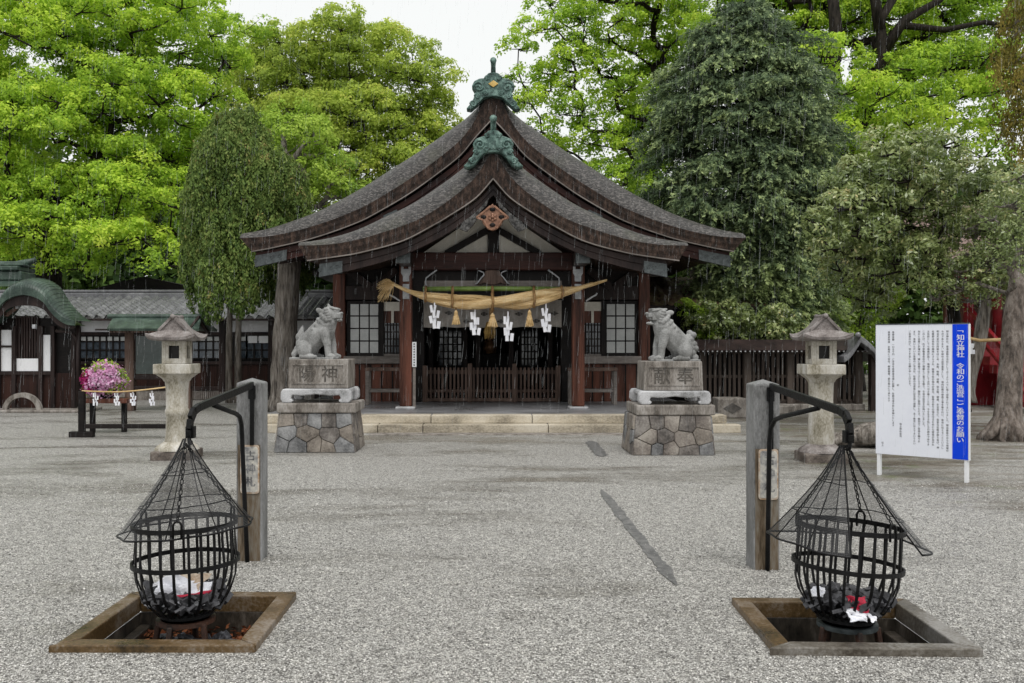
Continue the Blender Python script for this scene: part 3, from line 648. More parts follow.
# inner sanctuary behind the lattice barrier
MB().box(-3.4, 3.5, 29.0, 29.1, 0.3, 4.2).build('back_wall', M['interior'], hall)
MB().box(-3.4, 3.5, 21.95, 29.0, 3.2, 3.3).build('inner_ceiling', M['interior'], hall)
Di = 25.0
for px0, px1 in ((439,462),(521,538)):
    w_ = MB().box(XP(px0,Di), XP(px1,Di), Di, Di+0.05, ZY(366,Di), ZY(330,Di)).build('inner_window', M['glass'], hall)
    l = MB(); nx = 5
    for i in range(nx+1):
        xx = lerp(XP(px0,Di), XP(px1,Di), i/nx); l.box(xx-0.02, xx+0.02, Di-0.05, Di-0.002, ZY(366,Di), ZY(330,Di))
    for j in range(6):
        zz = lerp(ZY(366,Di), ZY(330,Di), j/5); l.box(XP(px0,Di), XP(px1,Di), Di-0.045, Di-0.004, zz-0.018, zz+0.018)
    l.build('lattice', M['black_wood'], w_)
    for i in (1,3):
        for j in (0,2,3):
            p_ = MB().box(lerp(XP(px0,Di),XP(px1,Di),(i+0.15)/nx), lerp(XP(px0,Di),XP(px1,Di),(i+0.85)/nx), Di-0.02, Di-0.001, lerp(ZY(366,Di),ZY(330,Di),(j+0.15)/5), lerp(ZY(366,Di),ZY(330,Di),(j+0.85)/5)); p_.build('pane', M['paper'], w_)
for px in (431,465,478,511,550):
    MB().box(XP(px,24.6)-0.06, XP(px,24.6)+0.06, 24.5, 24.62, 0.3, 3.2).build('inner_post', M['dark_wood'], hall)
MB().lathe([(0.02,0),(0.16,0.02),(0.2,0.2),(0.16,0.34),(0.1,0.40),(0.14,0.44),(0.03,0.6)], 14, (XP(490,26), 26, 1.35)).build('altar_vessel', M['gold'], hall, smooth=True)
MB().box(XP(470,26.2), XP(512,26.2), 26.0, 26.8, 0.3, 1.35).build('altar_table', M['black_wood'], hall)

M['carved_wood'] = mat('dark_carved_wood', (0.015,0.014,0.014), (0.07,0.068,0.066), 14, 0.5, 0.8, 40, c3=(0.15,0.145,0.14), spec=0.2)
# ridge-end ornaments of verdigris copper
def onigawara(half, D, knob, name, crest, discs):
    poly = [(493.3+x, y) for x, y in half] + [(493.3-x, y) for x, y in reversed(half) if x > 0]
    o = MB().prism(poly_px(poly, D), D-0.09, D+0.22).build(name, M['copper'], hall, bev=0.02, fixn=True)
    k = MB(); (ky0, ky1) = knob
    k.tube([W(493.3, ky1, D-0.02), W(493.3, (ky0+ky1)/2, D-0.03), W(493.3, ky0+2, D-0.10), W(493.3, ky0+1.5, D-0.34)], [0.055,0.05,0.06,0.07], 12)
    k.build('ridge_horn', M['copper'], o, smooth=True)
    for dx, dy_, r in discs:
        for sg in (-1, 1):
            c = W(493.3+sg*dx, dy_, D-0.10); d = MB()
            d.tube([(c.x+sg*r*(1-a/11)*math.cos(a), D-0.095, c.z+r*(1-a/11)*math.sin(a)) for a in np.linspace(0, 9.5, 26)], 0.022, 6); d.build('scroll', M['copper'], o, smooth=True)
    c = W(493.3, crest[1], D-0.1)
    if crest[0] == 'diamond':
        MB().prism([(c.x-0.11,c.z),(c.x,c.z-0.075),(c.x+0.11,c.z),(c.x,c.z+0.075)], D-0.125, D-0.085).build('gilded_crest', M['gold_bright'], o, bev=0.006, fixn=True)
    else:
        m_ = MB().box(c.x-0.10, c.x+0.10, D-0.115, D-0.085, c.z-0.10, c.z+0.10)
        for i in (-1, 0, 1): m_.box(c.x+i*0.065-0.012, c.x+i*0.065+0.012, D-0.135, D-0.114, c.z-0.085, c.z+0.085)
        m_.build('panel', M['copper'], o)
onigawara([(0,131),(5,131.5),(9,136.5),(13,138),(18,140),(20.5,145),(18.5,151),(21,157),(26,163),(30,167),(25,168.5),(19,166),(13,158),(8,153.5),(0,153)], 17.95, (117,132), 'front_ridge_ornament', ('panel',143.5), ((13.5,144.5,0.095),(21,161,0.06),(7,149,0.045),(17,152,0.05),(6,135.5,0.04)))
onigawara([(0,73),(5,74),(9,79),(14,79.5),(19,82),(21.5,87),(18,93),(20,100),(24,106),(27,109.5),(22,110.5),(16,105),(9,98.5),(0,97)], 20.32, (59,74), 'rear_ridge_ornament', ('diamond',84), ((14.5,87,0.12),(20,104,0.07),(8,93,0.055),(16,96,0.06),(6,78,0.05)))
# gilded pendant under the front apex with its grey cloud carvings
cp = [(0,203),(5,208),(10,212),(17,217),(11,219),(9,224),(4,229),(0,230)]
po = MB().prism(poly_px([(492.5+x,y) for x,y in cp]+[(492.5-x,y) for x,y in reversed(cp[1:-1])], 17.9), 17.98, 18.06).build('gable_pendant', M['bronze'], hall, bev=0.012, fixn=True)
pp = MB()
for sg in (-1, 1):
    for (x0_, y0_, x1_, y1_) in ((2,205.5,9,211.5),(9,211.5,16,217),(16,217,9.5,219.5),(9,219.5,4,228)):
        pp.bar((XP(492.5+sg*x0_,17.9),17.965,ZY(y0_,17.9)),(XP(492.5+sg*x1_,17.9),17.965,ZY(y1_,17.9)),0.03,0.035)
pp.build('gilded_rim', M['bronze'], po, bev=0.004)
ph = MB()
for (x_, y_) in ((-9,216.5),(9,216.5),(0,209),(0,224.5)): c = W(492.5+x_,y_,17.9); ph.sphere((c.x,17.972,c.z),0.05,10,6,(1.1,0.3,0.8))
ph.build('black_boss', M['black_wood'], po, smooth=True)  # solid black bosses, the shade of openwork put into their colour
pm = MB()
for a in range(6):
    an = a*math.pi/3+math.pi/2; c = W(492.5, 217, 17.9); pm.sphere((c.x+0.055*math.cos(an), 17.965, c.z+0.055*math.sin(an)), 0.03, 8, 6, (1,0.5,1))
pm.sphere(tuple(W(492.5,217,17.96)), 0.035, 10, 8, (1,0.7,1)); pm.build('rosette', M['bronze'], po, smooth=True)
for sg in (-1, 1):
    cl = [(3,197),(12,207),(20,215),(30,222),(33,229),(26,232),(20,226),(17,222),(13,213),(6,206)]
    MB().prism(poly_px([(492.5+sg*x,y) for x,y in cl], 18.1), 18.09, 18.15).build('cloud_carving', M['carved_wood'], hall, bev=0.012, fixn=True)

# ------------------------------------------------------------ things in the hall porch
barr = thing('picket_barrier', 'low brown wooden picket barrier across the open hall doorway', 'barrier', (X0, 21.5, 0.298))
Df = 21.5
pk = MB(); n = 34
for i in range(n):
    xx = lerp(XP(427,Df), XP(556,Df), i/(n-1)); pk.box(xx-0.024, xx+0.024, Df-0.025, Df+0.005, 0.36, ZY(367.5,Df))
pk.build('pickets', M['brown_wood'], barr, bev=0.006)
for z0, z1 in ((374,370.2),(392.5,389.5),(401.5,398)):
    MB().box(XP(424,Df), XP(559,Df), Df-0.05 if z0 > 400 else Df+0.006, Df+0.05, ZY(z0,Df), ZY(z1,Df)).build('rail', M['brown_wood'], barr, bev=0.008)
for px in (425,470,514.5,558):
    MB().box(XP(px,Df)-0.05, XP(px,Df)+0.05, Df-0.06, Df+0.06, 0.3, ZY(363.5 if px in (470,514.5) else 365.5,Df)).build('post', M['brown_wood'], barr, bev=0.01)
def bench(px0, px1, D, label):
    t = thing('wooden_stand', label, 'stand', (XP((px0+px1)/2,D), D, 0.298), group='wooden stands on the hall porch')
    w = (px1-px0)/F*D; z1 = ZY(367.5,D)-0.298; zm = ZY(392,D)-0.298
    MB().box(-w/2,w/2,-0.2,0.2,z1-0.075,z1).build('top_board', M['brown_wood'], t, local=True, bev=0.01)
    MB().box(-w/2+0.02,w/2-0.02,-0.18,0.18,zm,zm+0.07).build('shelf', M['grey_wood'], t, local=True, bev=0.01)
    for x in (-w/2+0.05, w/2-0.05):
        for y in (-0.16, 0.16): MB().box(x-0.04,x+0.04,y-0.035,y+0.035,0.0,z1-0.075).build('leg', M['grey_wood'], t, local=True, bev=0.008)
bench(366, 414, 20.7, 'wooden shelf stand on the porch by the column carrying the white notice')
bench(568, 616.5, 20.7, 'wooden shelf stand on the porch between plain column and open-mouthed lion-dog')
nb = thing('notice_strip', 'narrow white vertical notice strip fixed beside the porch column', 'notice', tuple(W(414,367,19.3)))
MB().box(XP(412.2,19.3), XP(416.5,19.3), 19.28, 19.31, ZY(367,19.3), ZY(342,19.3)).build('board', M['white_paint'], nb, bev=0.004)
MB().box(XP(413,19.3), XP(415.5,19.3), 19.31, 19.36, 0.3, ZY(360,19.3)).build('post', M['grey_wood'], nb)
ink = MB()
for i in range(9):
    zz = lerp(ZY(365,19.3), ZY(344,19.3), i/8); ink.box(XP(413.6,19.3), XP(415,19.3), 19.272, 19.279, zz-0.012, zz+0.012)
ink.build('lettering', M['ink'], nb)

# shimenawa rope with bamboo pole
Dr = 19.05
bp = MB().tube([W(423,289,Dr), W(492,288.6,Dr), W(563,289,Dr)], 0.05, 10)
tag(bp.build('bamboo_pole', M['bamboo'], smooth=True), 'green bamboo pole carrying the straw rope across the hall entrance', 'pole')
path = [(392,283.5),(408,291),(425,296.5),(452,301),(475,302),(493,302),(515,301.5),(534,299),(550,295.5),(563,292),(580,288),(594,284),(607,280)]
wid = [(392,0.035),(408,0.06),(425,0.085),(452,0.115),(475,0.15),(493,0.165),(520,0.165),(534,0.15),(550,0.125),(563,0.10),(580,0.065),(594,0.045),(607,0.022)]
rope = thing('straw_rope', 'thick twisted straw rope hung across the hall entrance', 'sacred rope', tuple(W(492,302,Dr)))
for k in range(2):
    pts = []; rs = []
    for i in range(90):
        px = lerp(392, 607, i/89); w = smooth_interp(wid, px); c = W(px, smooth_interp(path, px), Dr-0.12)
        a = k*math.pi + 0.9 + (px-392)/215*2*math.pi*1.25
        pts.append((c.x, c.y+0.5*w*math.sin(a), c.z+0.5*w*math.cos(a))); rs.append(w*0.56)
    st = MB().tube(pts, rs, 18).build('strand', M['straw'], rope, smooth=True)
    ln = MB()                              # loose straws lying along the strand
    for q in range(90):
        a0 = random.random()*6.28; i0 = random.randrange(4, 66); L = random.randrange(8, 22)
        ln.tube([Vector(pts[i]) + Vector((0, math.cos(a0+i*0.02), math.sin(a0+i*0.02)))*(rs[i]*1.0+0.003+0.0006*(i-i0)*(q % 3)) for i in range(i0, min(i0+L, 88), 2)], 0.004, 4)
    ln.build('loose_straw', M['straw'], st)
tf = MB()
base = W(393,284,Dr-0.12)
for i in range(150):
    e = W(random.uniform(377,391), random.uniform(285,303), Dr-0.12+random.uniform(-0.12,0.12))
    if random.random() < 0.3: e = W(random.uniform(376,388), random.uniform(279,288), Dr-0.12+random.uniform(-0.1,0.1))
    mid = (base+e)/2 + Vector((random.uniform(-0.03,0.03), 0, random.uniform(0.0,0.09)))
    tf.tube([base+Vector((random.uniform(-0.02,0.05),random.uniform(-.03,.03),random.uniform(-0.03,0.03))), mid, e], [0.006,0.004,0.002], 4)
tf.build('frayed_end', M['straw'], rope)
for px in (425.5,452.5,492.5,534,562):
    w = smooth_interp(wid, px); c = W(px, smooth_interp(path, px), Dr-0.12); t = MB()
    ring = [(c.x+0.01*math.sin(3*a), c.y+(w*1.08)*math.sin(a), c.z+(w*1.08)*math.cos(a)) for a in np.linspace(0, 2*math.pi, 25)]
    t.tube(ring, 0.026, 6); t.tube([(c.x, c.y, c.z+w), (c.x, Dr-0.02, ZY(286.5,Dr))], 0.03, 6)
    t.build('binding', M['straw_dark'], rope, smooth=True)
def shide(px, py0, py1, D, label, group, sc=1.0, name='paper_streamer'):
    c = W(px, py0, D); h = (py1-py0)/F*D; o = MB()
    w = 0.052*sc
    pz = [(0,0),(0.0,0.28)]
    for side in (-1, 1):
        xx = 0; z = -0.15*h
        for k in range(4):
            hh = h*0.27; off = side*0.022*sc*(1+0.4*k) ; j = random.uniform(-0.012,0.012)
            cx_ = side*0.018*sc + (0.028*sc if k % 2 else -0.028*sc) + off*0.5
            o.rbox((c.x+cx_+j, c.y+side*0.012+random.uniform(-0.01,0.01), c.z+z-hh/2), (w*(1+0.12*k), 0.003, hh), rz=random.uniform(-0.5,0.5), ry=side*R(5)+random.uniform(-0.12,0.12))
            z -= hh*0.72
    o.rbox((c.x, c.y, c.z-0.08*h), (w*0.45, 0.004, h*0.2))
    return tag(o.build(name, M['white_paper']), label, 'paper streamer', group)
g1 = 'zigzag paper streamers under the thick straw rope'
shide(434.5,301,328.5,Dr-0.12,'white zigzag paper streamer under the straw rope, nearest its frayed end',g1)
shide(475,308,335,Dr-0.12,'white paper streamer hanging just on the frayed-end side of the central tassel',g1)
shide(508,312,341,Dr-0.12,'lowest-hanging white paper streamer, just on the tapered-end side of the central tassel',g1)
shide(546,304,332,Dr-0.12,'white zigzag paper streamer under the straw rope, nearest its thin tapered end',g1)
def tassel(px, py0, py1, D, label, s=1.0, skirt=False):
    c = W(px, py0, D); h = (py1-py0)/F*D
    t = thing('straw_tassel', label, 'tassel', tuple(c), group='straw tassels under the thick rope')
    MB().tube([(0,0,0.10),(0,0,-0.03)], 0.014, 6).build('cord', M['straw_dark'], t, local=True)
    m_ = MB().lathe([(0.012,0),(0.035*s,-0.04),(0.04*s,-0.07),(0.03*s,-0.09)], 12); 
    for i in range(46):
        a = i*2.4; r = 0.085*s*math.sqrt((i+1)/46)
        m_.tube([(0.028*s*math.cos(a),0.028*s*math.sin(a),-0.08),(r*0.7*math.cos(a),r*0.7*math.sin(a),-h*0.6),(r*math.cos(a),r*math.sin(a),-h*random.uniform(0.93,1.03))],[0.008,0.009,0.009],5)
    m_.build('fringe', M['straw'], t, local=True)
tassel(456,310,324.5,Dr-0.12,'straw tassel under the rope nearer the frayed end')
tassel(492.5,313,327,Dr-0.14,'largest straw tassel at the centre of the thick rope',1.25)
tassel(529.5,310,326.5,Dr-0.12,'straw tassel under the rope nearer the thin tapered end')
gt = thing('gold_bell_cord', 'ochre tasselled bell cord hanging behind the middle straw tassel', 'bell cord', tuple(W(490,326,19.9)))
gm = MB()
for i in range(22):
    a = random.uniform(-1,1); gm.tube([W(490.5+a*3.2, 322, 19.9+random.uniform(-.05,.05)), W(490+a*5.0, 332, 19.9+random.uniform(-.08,.08)), W(490+a*5.5+random.uniform(-1,1), random.uniform(334,339), 19.9)], [0.02,0.03,0.012], 6)
gm.build('fringe', mat('ochre_fringe', (0.20,0.12,0.03), (0.36,0.23,0.06), 10, 0.7, 0.3, 40), gt, smooth=True)
MB().tube([W(490.5,300,19.9), W(490.5,323,19.9)], 0.03, 8).build('cord', M['straw_dark'], gt, smooth=True)
# grey curtain with dark lozenge crests
cu = MB(); Dc = 20.2; rows = []
for j in range(6):
    row = []
    for i in range(81):
        px = lerp(423.5,561.5,i/80); row.append((XP(px,Dc), Dc+0.035*math.sin(i*0.55)+0.02*math.sin(i*0.21+1), ZY(lerp(300,327.2+0.5*math.sin(i*0.4),j/5),Dc)))
    rows.append(row)
cu.grid(rows)
cu.grid([[(x,y+0.006,z) for x,y,z in r] for r in reversed(rows)])
cuo = cu.build('curtain', M['curtain'], smooth=True); tag(cuo, 'grey cloth curtain with dark lozenge crests above the hall doorway', 'curtain')
for i, (px, py) in enumerate(((449,313),(466,321.5),(484,314),(501,321.5),(519,314),(536,321),(554,313.5))):
    yb = Dc+0.035*math.sin((px-423.5)/138*80*0.55)+0.02*math.sin((px-423.5)/138*80*0.21+1)-0.03
    lo = MB()
    for k, (dx, dz) in enumerate(((0,0.0),(-0.055,0),(0.055,0),(0,0.028),(0,-0.028))):
        c = W(px, py, Dc); s_ = 0.045 if k else 0.05
        lo.add([(c.x+dx-s_, yb, c.z+dz),(c.x+dx, yb, c.z+dz-s_*0.5),(c.x+dx+s_, yb, c.z+dz),(c.x+dx, yb, c.z+dz+s_*0.5)], [(0,1,2,3)]) if k in (1,2) else lo.add([(c.x+dx-s_, yb-0.002*(k+1), c.z+dz),(c.x+dx, yb-0.002*(k+1), c.z+dz-s_*0.45),(c.x+dx+s_, yb-0.002*(k+1), c.z+dz),(c.x+dx, yb-0.002*(k+1), c.z+dz+s_*0.45)], [(0,1,2,3)])
    lo.build('lozenge_crest', M['curtain_mark'], cuo)

# ------------------------------------------------------------ lettering from the built-in font
def glyphs(text, size, spacing=None):
    cu_ = bpy.data.curves.new('tmp_text', 'FONT'); cu_.body = text; cu_.size = size; cu_.align_x = 'CENTER'; cu_.align_y = 'CENTER'; cu_.resolution_u = 2
    ob = bpy.data.objects.new('tmp_text', cu_); C.objects.link(ob)
    d = bpy.context.evaluated_depsgraph_get(); d.update(); m_ = bpy.data.meshes.new_from_object(ob.evaluated_get(d))
    vs_ = [tuple(v.co) for v in m_.vertices]; fs = [tuple(p.vertices) for p in m_.polygons]
    bpy.data.objects.remove(ob); bpy.data.curves.remove(cu_); bpy.data.meshes.remove(m_)
    return vs_, fs
_gc = {}
def put_text(mb, cols, y, size, pitch, bold=0.0, wide=1.0):         # cols: (string, x, z top); vertical writing, centred glyphs, facing -y
    for s_, x, z in cols:
        for i, ch in enumerate(s_):
            if ch in ' 　': continue
            if ch not in _gc:
                v, f = glyphs(ch, 1.0)
                if v:
                    cx_ = (min(p[0] for p in v)+max(p[0] for p in v))/2; cy_ = (min(p[1] for p in v)+max(p[1] for p in v))/2
                    if ch in '︑︒': cx_ -= 0.3; cy_ -= 0.3
                    v = [(p[0]-cx_, p[1]-cy_) for p in v]
                _gc[ch] = (v, f)
            v, f = _gc[ch]
            for ox in ((0,) if not bold else (-bold, bold)):
                mb.add([(x+p[0]*size*wide+ox, y-(0.0003 if ox > 0 else 0), z-(i+0.5)*pitch+p[1]*size) for p in v], f)

# ------------------------------------------------------------ guardian lion-dogs on stone pedestals
def pedestal(x0, x1, y0, side, zs, label, chars, slab_px):
    # x0..x1 base front width at ground, y0 front face distance
    x0 += 0.025; x1 -= 0.025; cxm = (x0+x1)/2; t = thing('stone_pedestal', label, 'pedestal', (cxm, y0+0.55, 0), group='pedestals of the two lion-dog statues')
    w0 = (x1-x0)/2; w1 = slab_px['masonry']; d0, d1 = 0.52, 0.52*w1/w0; h = zs[0]
    yc = y0+d0
    core = MB(); k = 0.94
    core.add([(cxm-w0*k,yc-d0*k,0),(cxm+w0*k,yc-d0*k,0),(cxm+w0*k,yc+d0*k,0),(cxm-w0*k,yc+d0*k,0),(cxm-w1*k,yc-d1*k,h),(cxm+w1*k,yc-d1*k,h),(cxm+w1*k,yc+d1*k,h),(cxm-w1*k,yc+d1*k,h)],[(0,3,2,1),(4,5,6,7),(0,1,5,4),(1,2,6,5),(2,3,7,6),(3,0,4,7)])
    base = core.build('base_core', M['mortar'], t)
    st = MB(); sid = []; rnd = random.Random(int(abs(cxm)*100))
    def fp(face, u, v, o=0):
        ww = lerp(w0, w1, v); dd = lerp(d0, d1, v)
        if face == 0: return (cxm-ww+2*ww*u, yc-dd-o, v*h)
        if face == 1: return (cxm+ww+o, yc-dd+2*dd*u, v*h)
        if face == 2: return (cxm+ww-2*ww*u, yc+dd+o, v*h)
        return (cxm-ww-o, yc+dd-2*dd*u, v*h)
    for face in range(4):
        ar = 1.9
        rows_ = [(0.13,5),(0.45,4),(0.82,5)] if face in (0,2) else [(0.14,4),(0.46,3),(0.83,4)]
        seeds = []
        for ri, (v_, nn_) in enumerate(rows_):
            for q in range(nn_):
                seeds.append(((q+0.5+(0.22 if ri % 2 else -0.1))/nn_+rnd.uniform(-0.07,0.07), v_+rnd.uniform(-0.08,0.08)))
        for si, (su, sv) in enumerate(seeds):
            poly = [(0,0),(1,0),(1,1),(0,1)]
            for sj, (tu, tv) in enumerate(seeds):
                if sj == si: continue
                # keep the side nearer to this seed (u is stretched so that cells are not flattened)
                ax, ay, bx_, by_ = su*ar, sv, tu*ar, tv; nxv, nyv = bx_-ax, by_-ay; mid_ = (bx_*bx_+by_*by_-ax*ax-ay*ay)/2
                f_ = lambda P: P[0]*ar*nxv+P[1]*nyv-mid_
                outp = []
                for a_, b_ in zip(poly, poly[1:]+poly[:1]):
                    fa, fb = f_(a_), f_(b_)
                    if fa <= 0: outp.append(a_)
                    if fa*fb < 0: t_ = fa/(fa-fb); outp.append((lerp(a_[0],b_[0],t_), lerp(a_[1],b_[1],t_)))
                poly = outp
                if not poly: break
            if len(poly) < 3: continue
            m_ = len(poly); cu_ = sum(p[0] for p in poly)/m_; cv_ = sum(p[1] for p in poly)/m_
            def ins(k): return [(lerp(u,cu_,k), lerp(v,cv_,k)) for u, v in poly]
            o1 = rnd.uniform(0.004,0.012); o2 = o1+rnd.uniform(0.008,0.016)
            rings = [[fp(face,u,v,-0.03) for u,v in ins(0.016)], [fp(face,u,v,o1) for u,v in ins(0.022)], [fp(face,u,v,o2) for u,v in ins(0.10)], [fp(face,u,v,o2+rnd.uniform(-0.004,0.010)) for u,v in ins(0.6)]]
            b_ = len(st.v)
            for rg in rings: st.v += rg
            for L in range(3):
                for i in range(m_): j = (i+1) % m_; st.f.append((b_+L*m_+i, b_+L*m_+j, b_+(L+1)*m_+j, b_+(L+1)*m_+i))
            st.f.append(tuple(b_+3*m_+i for i in range(m_))); sid += [rnd.randrange(4)]*(3*m_+1)
    so_ = st.build('masonry', M['rubble'], t, auto=40)
    for k_ in ('rubble_brown','rubble_grey','rubble_dark'): so_.data.materials.append(M[k_])
    so_.data.polygons.foreach_set('material_index', sid)
    a, b = slab_px['slab']; MB().box(a, b, yc-0.51, yc+0.51, zs[0]+0.002, zs[1]).build('cap_slab', M['granite_brown'], t, bev=0.02)
    # low table with inward-curling feet
    a, b = slab_px['table']; zt0, zt1 = zs[1]+0.002, zs[2]; th = 0.09
    pr = [(a+0.03,zt1),(b-0.03,zt1),(b,zt1-0.05),(b+0.005,zt0+0.05),(b-0.03,zt0),(b-0.16,zt0),(b-0.19,zt0+0.04),(b-0.15,zt0+0.06),(b-0.17,zt1-th),(b-0.3,zt1-th-0.015),((a+b)/2,zt1-th+0.012),(a+0.3,zt1-th-0.015),(a+0.17,zt1-th),(a+0.15,zt0+0.06),(a+0.19,zt0+0.04),(a+0.16,zt0),(a+0.03,zt0),(a-0.005,zt0+0.05),(a,zt1-0.05)]
    mt_ = MB().prism(pr, yc-0.50, yc-0.30).prism(pr, yc+0.30, yc+0.50).box(a+0.04, b-0.04, yc-0.299, yc+0.299, zt1-th+0.02, zt1-0.003)
    mt_.build('footed_table', M['granite_pale'], t, bev=0.018, fixn=True)
    a, b = slab_px['block']; bt = slab_px.get('top', 0)
    blk = MB(); z0, z1 = zs[2]+0.002, zs[3]
    blk.add([(a,yc-0.36,z0),(b,yc-0.36,z0),(b,yc+0.36,z0),(a,yc+0.36,z0),(a+bt,yc-0.36+bt,z1),(b-bt,yc-0.36+bt,z1),(b-bt,yc+0.36-bt,z1),(a+bt,yc+0.36-bt,z1)],[(0,3,2,1),(4,5,6,7),(0,1,5,4),(1,2,6,5),(2,3,7,6),(3,0,4,7)])
    bo = blk.build('inscribed_block', M['granite_brown'], t, bev=0.012)
    fy = yc-0.36+bt*0.4
    fr = MB(); mgn = 0.07
    for bb in ((a+mgn-0.02,a+mgn,z0+mgn,z1-mgn),(b-mgn,b-mgn+0.02,z0+mgn,z1-mgn),(a+mgn,b-mgn,z1-mgn-0.02,z1-mgn),(a+mgn,b-mgn,z0+mgn,z0+mgn+0.015)):
        fr.box(bb[0],bb[1],fy-0.014,fy+0.05,bb[2],bb[3])
    fr.build('carved_border', M['granite_brown'], bo)
    sz = 0.255; mid = (a+b)/2
    for ch, dx in ((chars[0], 0.17), (chars[1], -0.17)):
        tx = MB(); put_text(tx, [(ch, mid+dx, (z0+z1)/2+0.17)], fy-0.006, sz, 0.34, bold=0.003); tx.build('carved_character', M['char_dark'], bo)
    return yc, z1
M['rubble_brown'] = mat('brownish_rubble_stone', (0.075,0.062,0.052), (0.18,0.155,0.13), 3.5, 0.65, 0.6, 35, c3=(0.29,0.255,0.22), lo=0.385, hi=0.62)
M['rubble_grey'] = mat('bluish_rubble_stone', (0.07,0.07,0.072), (0.17,0.17,0.172), 3.5, 0.65, 0.6, 35, c3=(0.29,0.29,0.29), lo=0.385, hi=0.62)
M['rubble_dark'] = mat('dark_rubble_stone', (0.045,0.04,0.036), (0.12,0.105,0.095), 3.5, 0.65, 0.6, 35, c3=(0.24,0.22,0.20), lo=0.385, hi=0.62)
M['char_dark'] = mat('dark_glyph_stone', (0.045,0.04,0.035), (0.12,0.105,0.09), 14, 0.8, 0.2, 40)  # dark tone for flat glyphs laid on the block face
yl, zl = pedestal(XP(273,14.05), XP(356.5,14.05), 14.05, 1, (0.585,0.735,0.945,1.385), 'stone pedestal with two carved characters under the closed-mouthed horned lion-dog', ('神','陽'),
    dict(masonry=0.535, slab=(XP(277,14.1),XP(356,14.1)), table=(XP(282.5,14.2),XP(352,14.2)), block=(XP(289.5,14.3),XP(349,14.3))))
yr, zr = pedestal(XP(631,13.7), XP(716,13.7), 13.7, -1, (0.575,0.73,0.93,1.36), 'stone pedestal with worn flowery carved characters under the open-mouthed lion-dog', ('奉','献'),
    dict(masonry=0.545, slab=(XP(636,13.75),XP(715,13.75)), table=(XP(638,13.85),XP(709,13.85)), block=(XP(643,13.95),XP(702,13.95)), top=0.015))

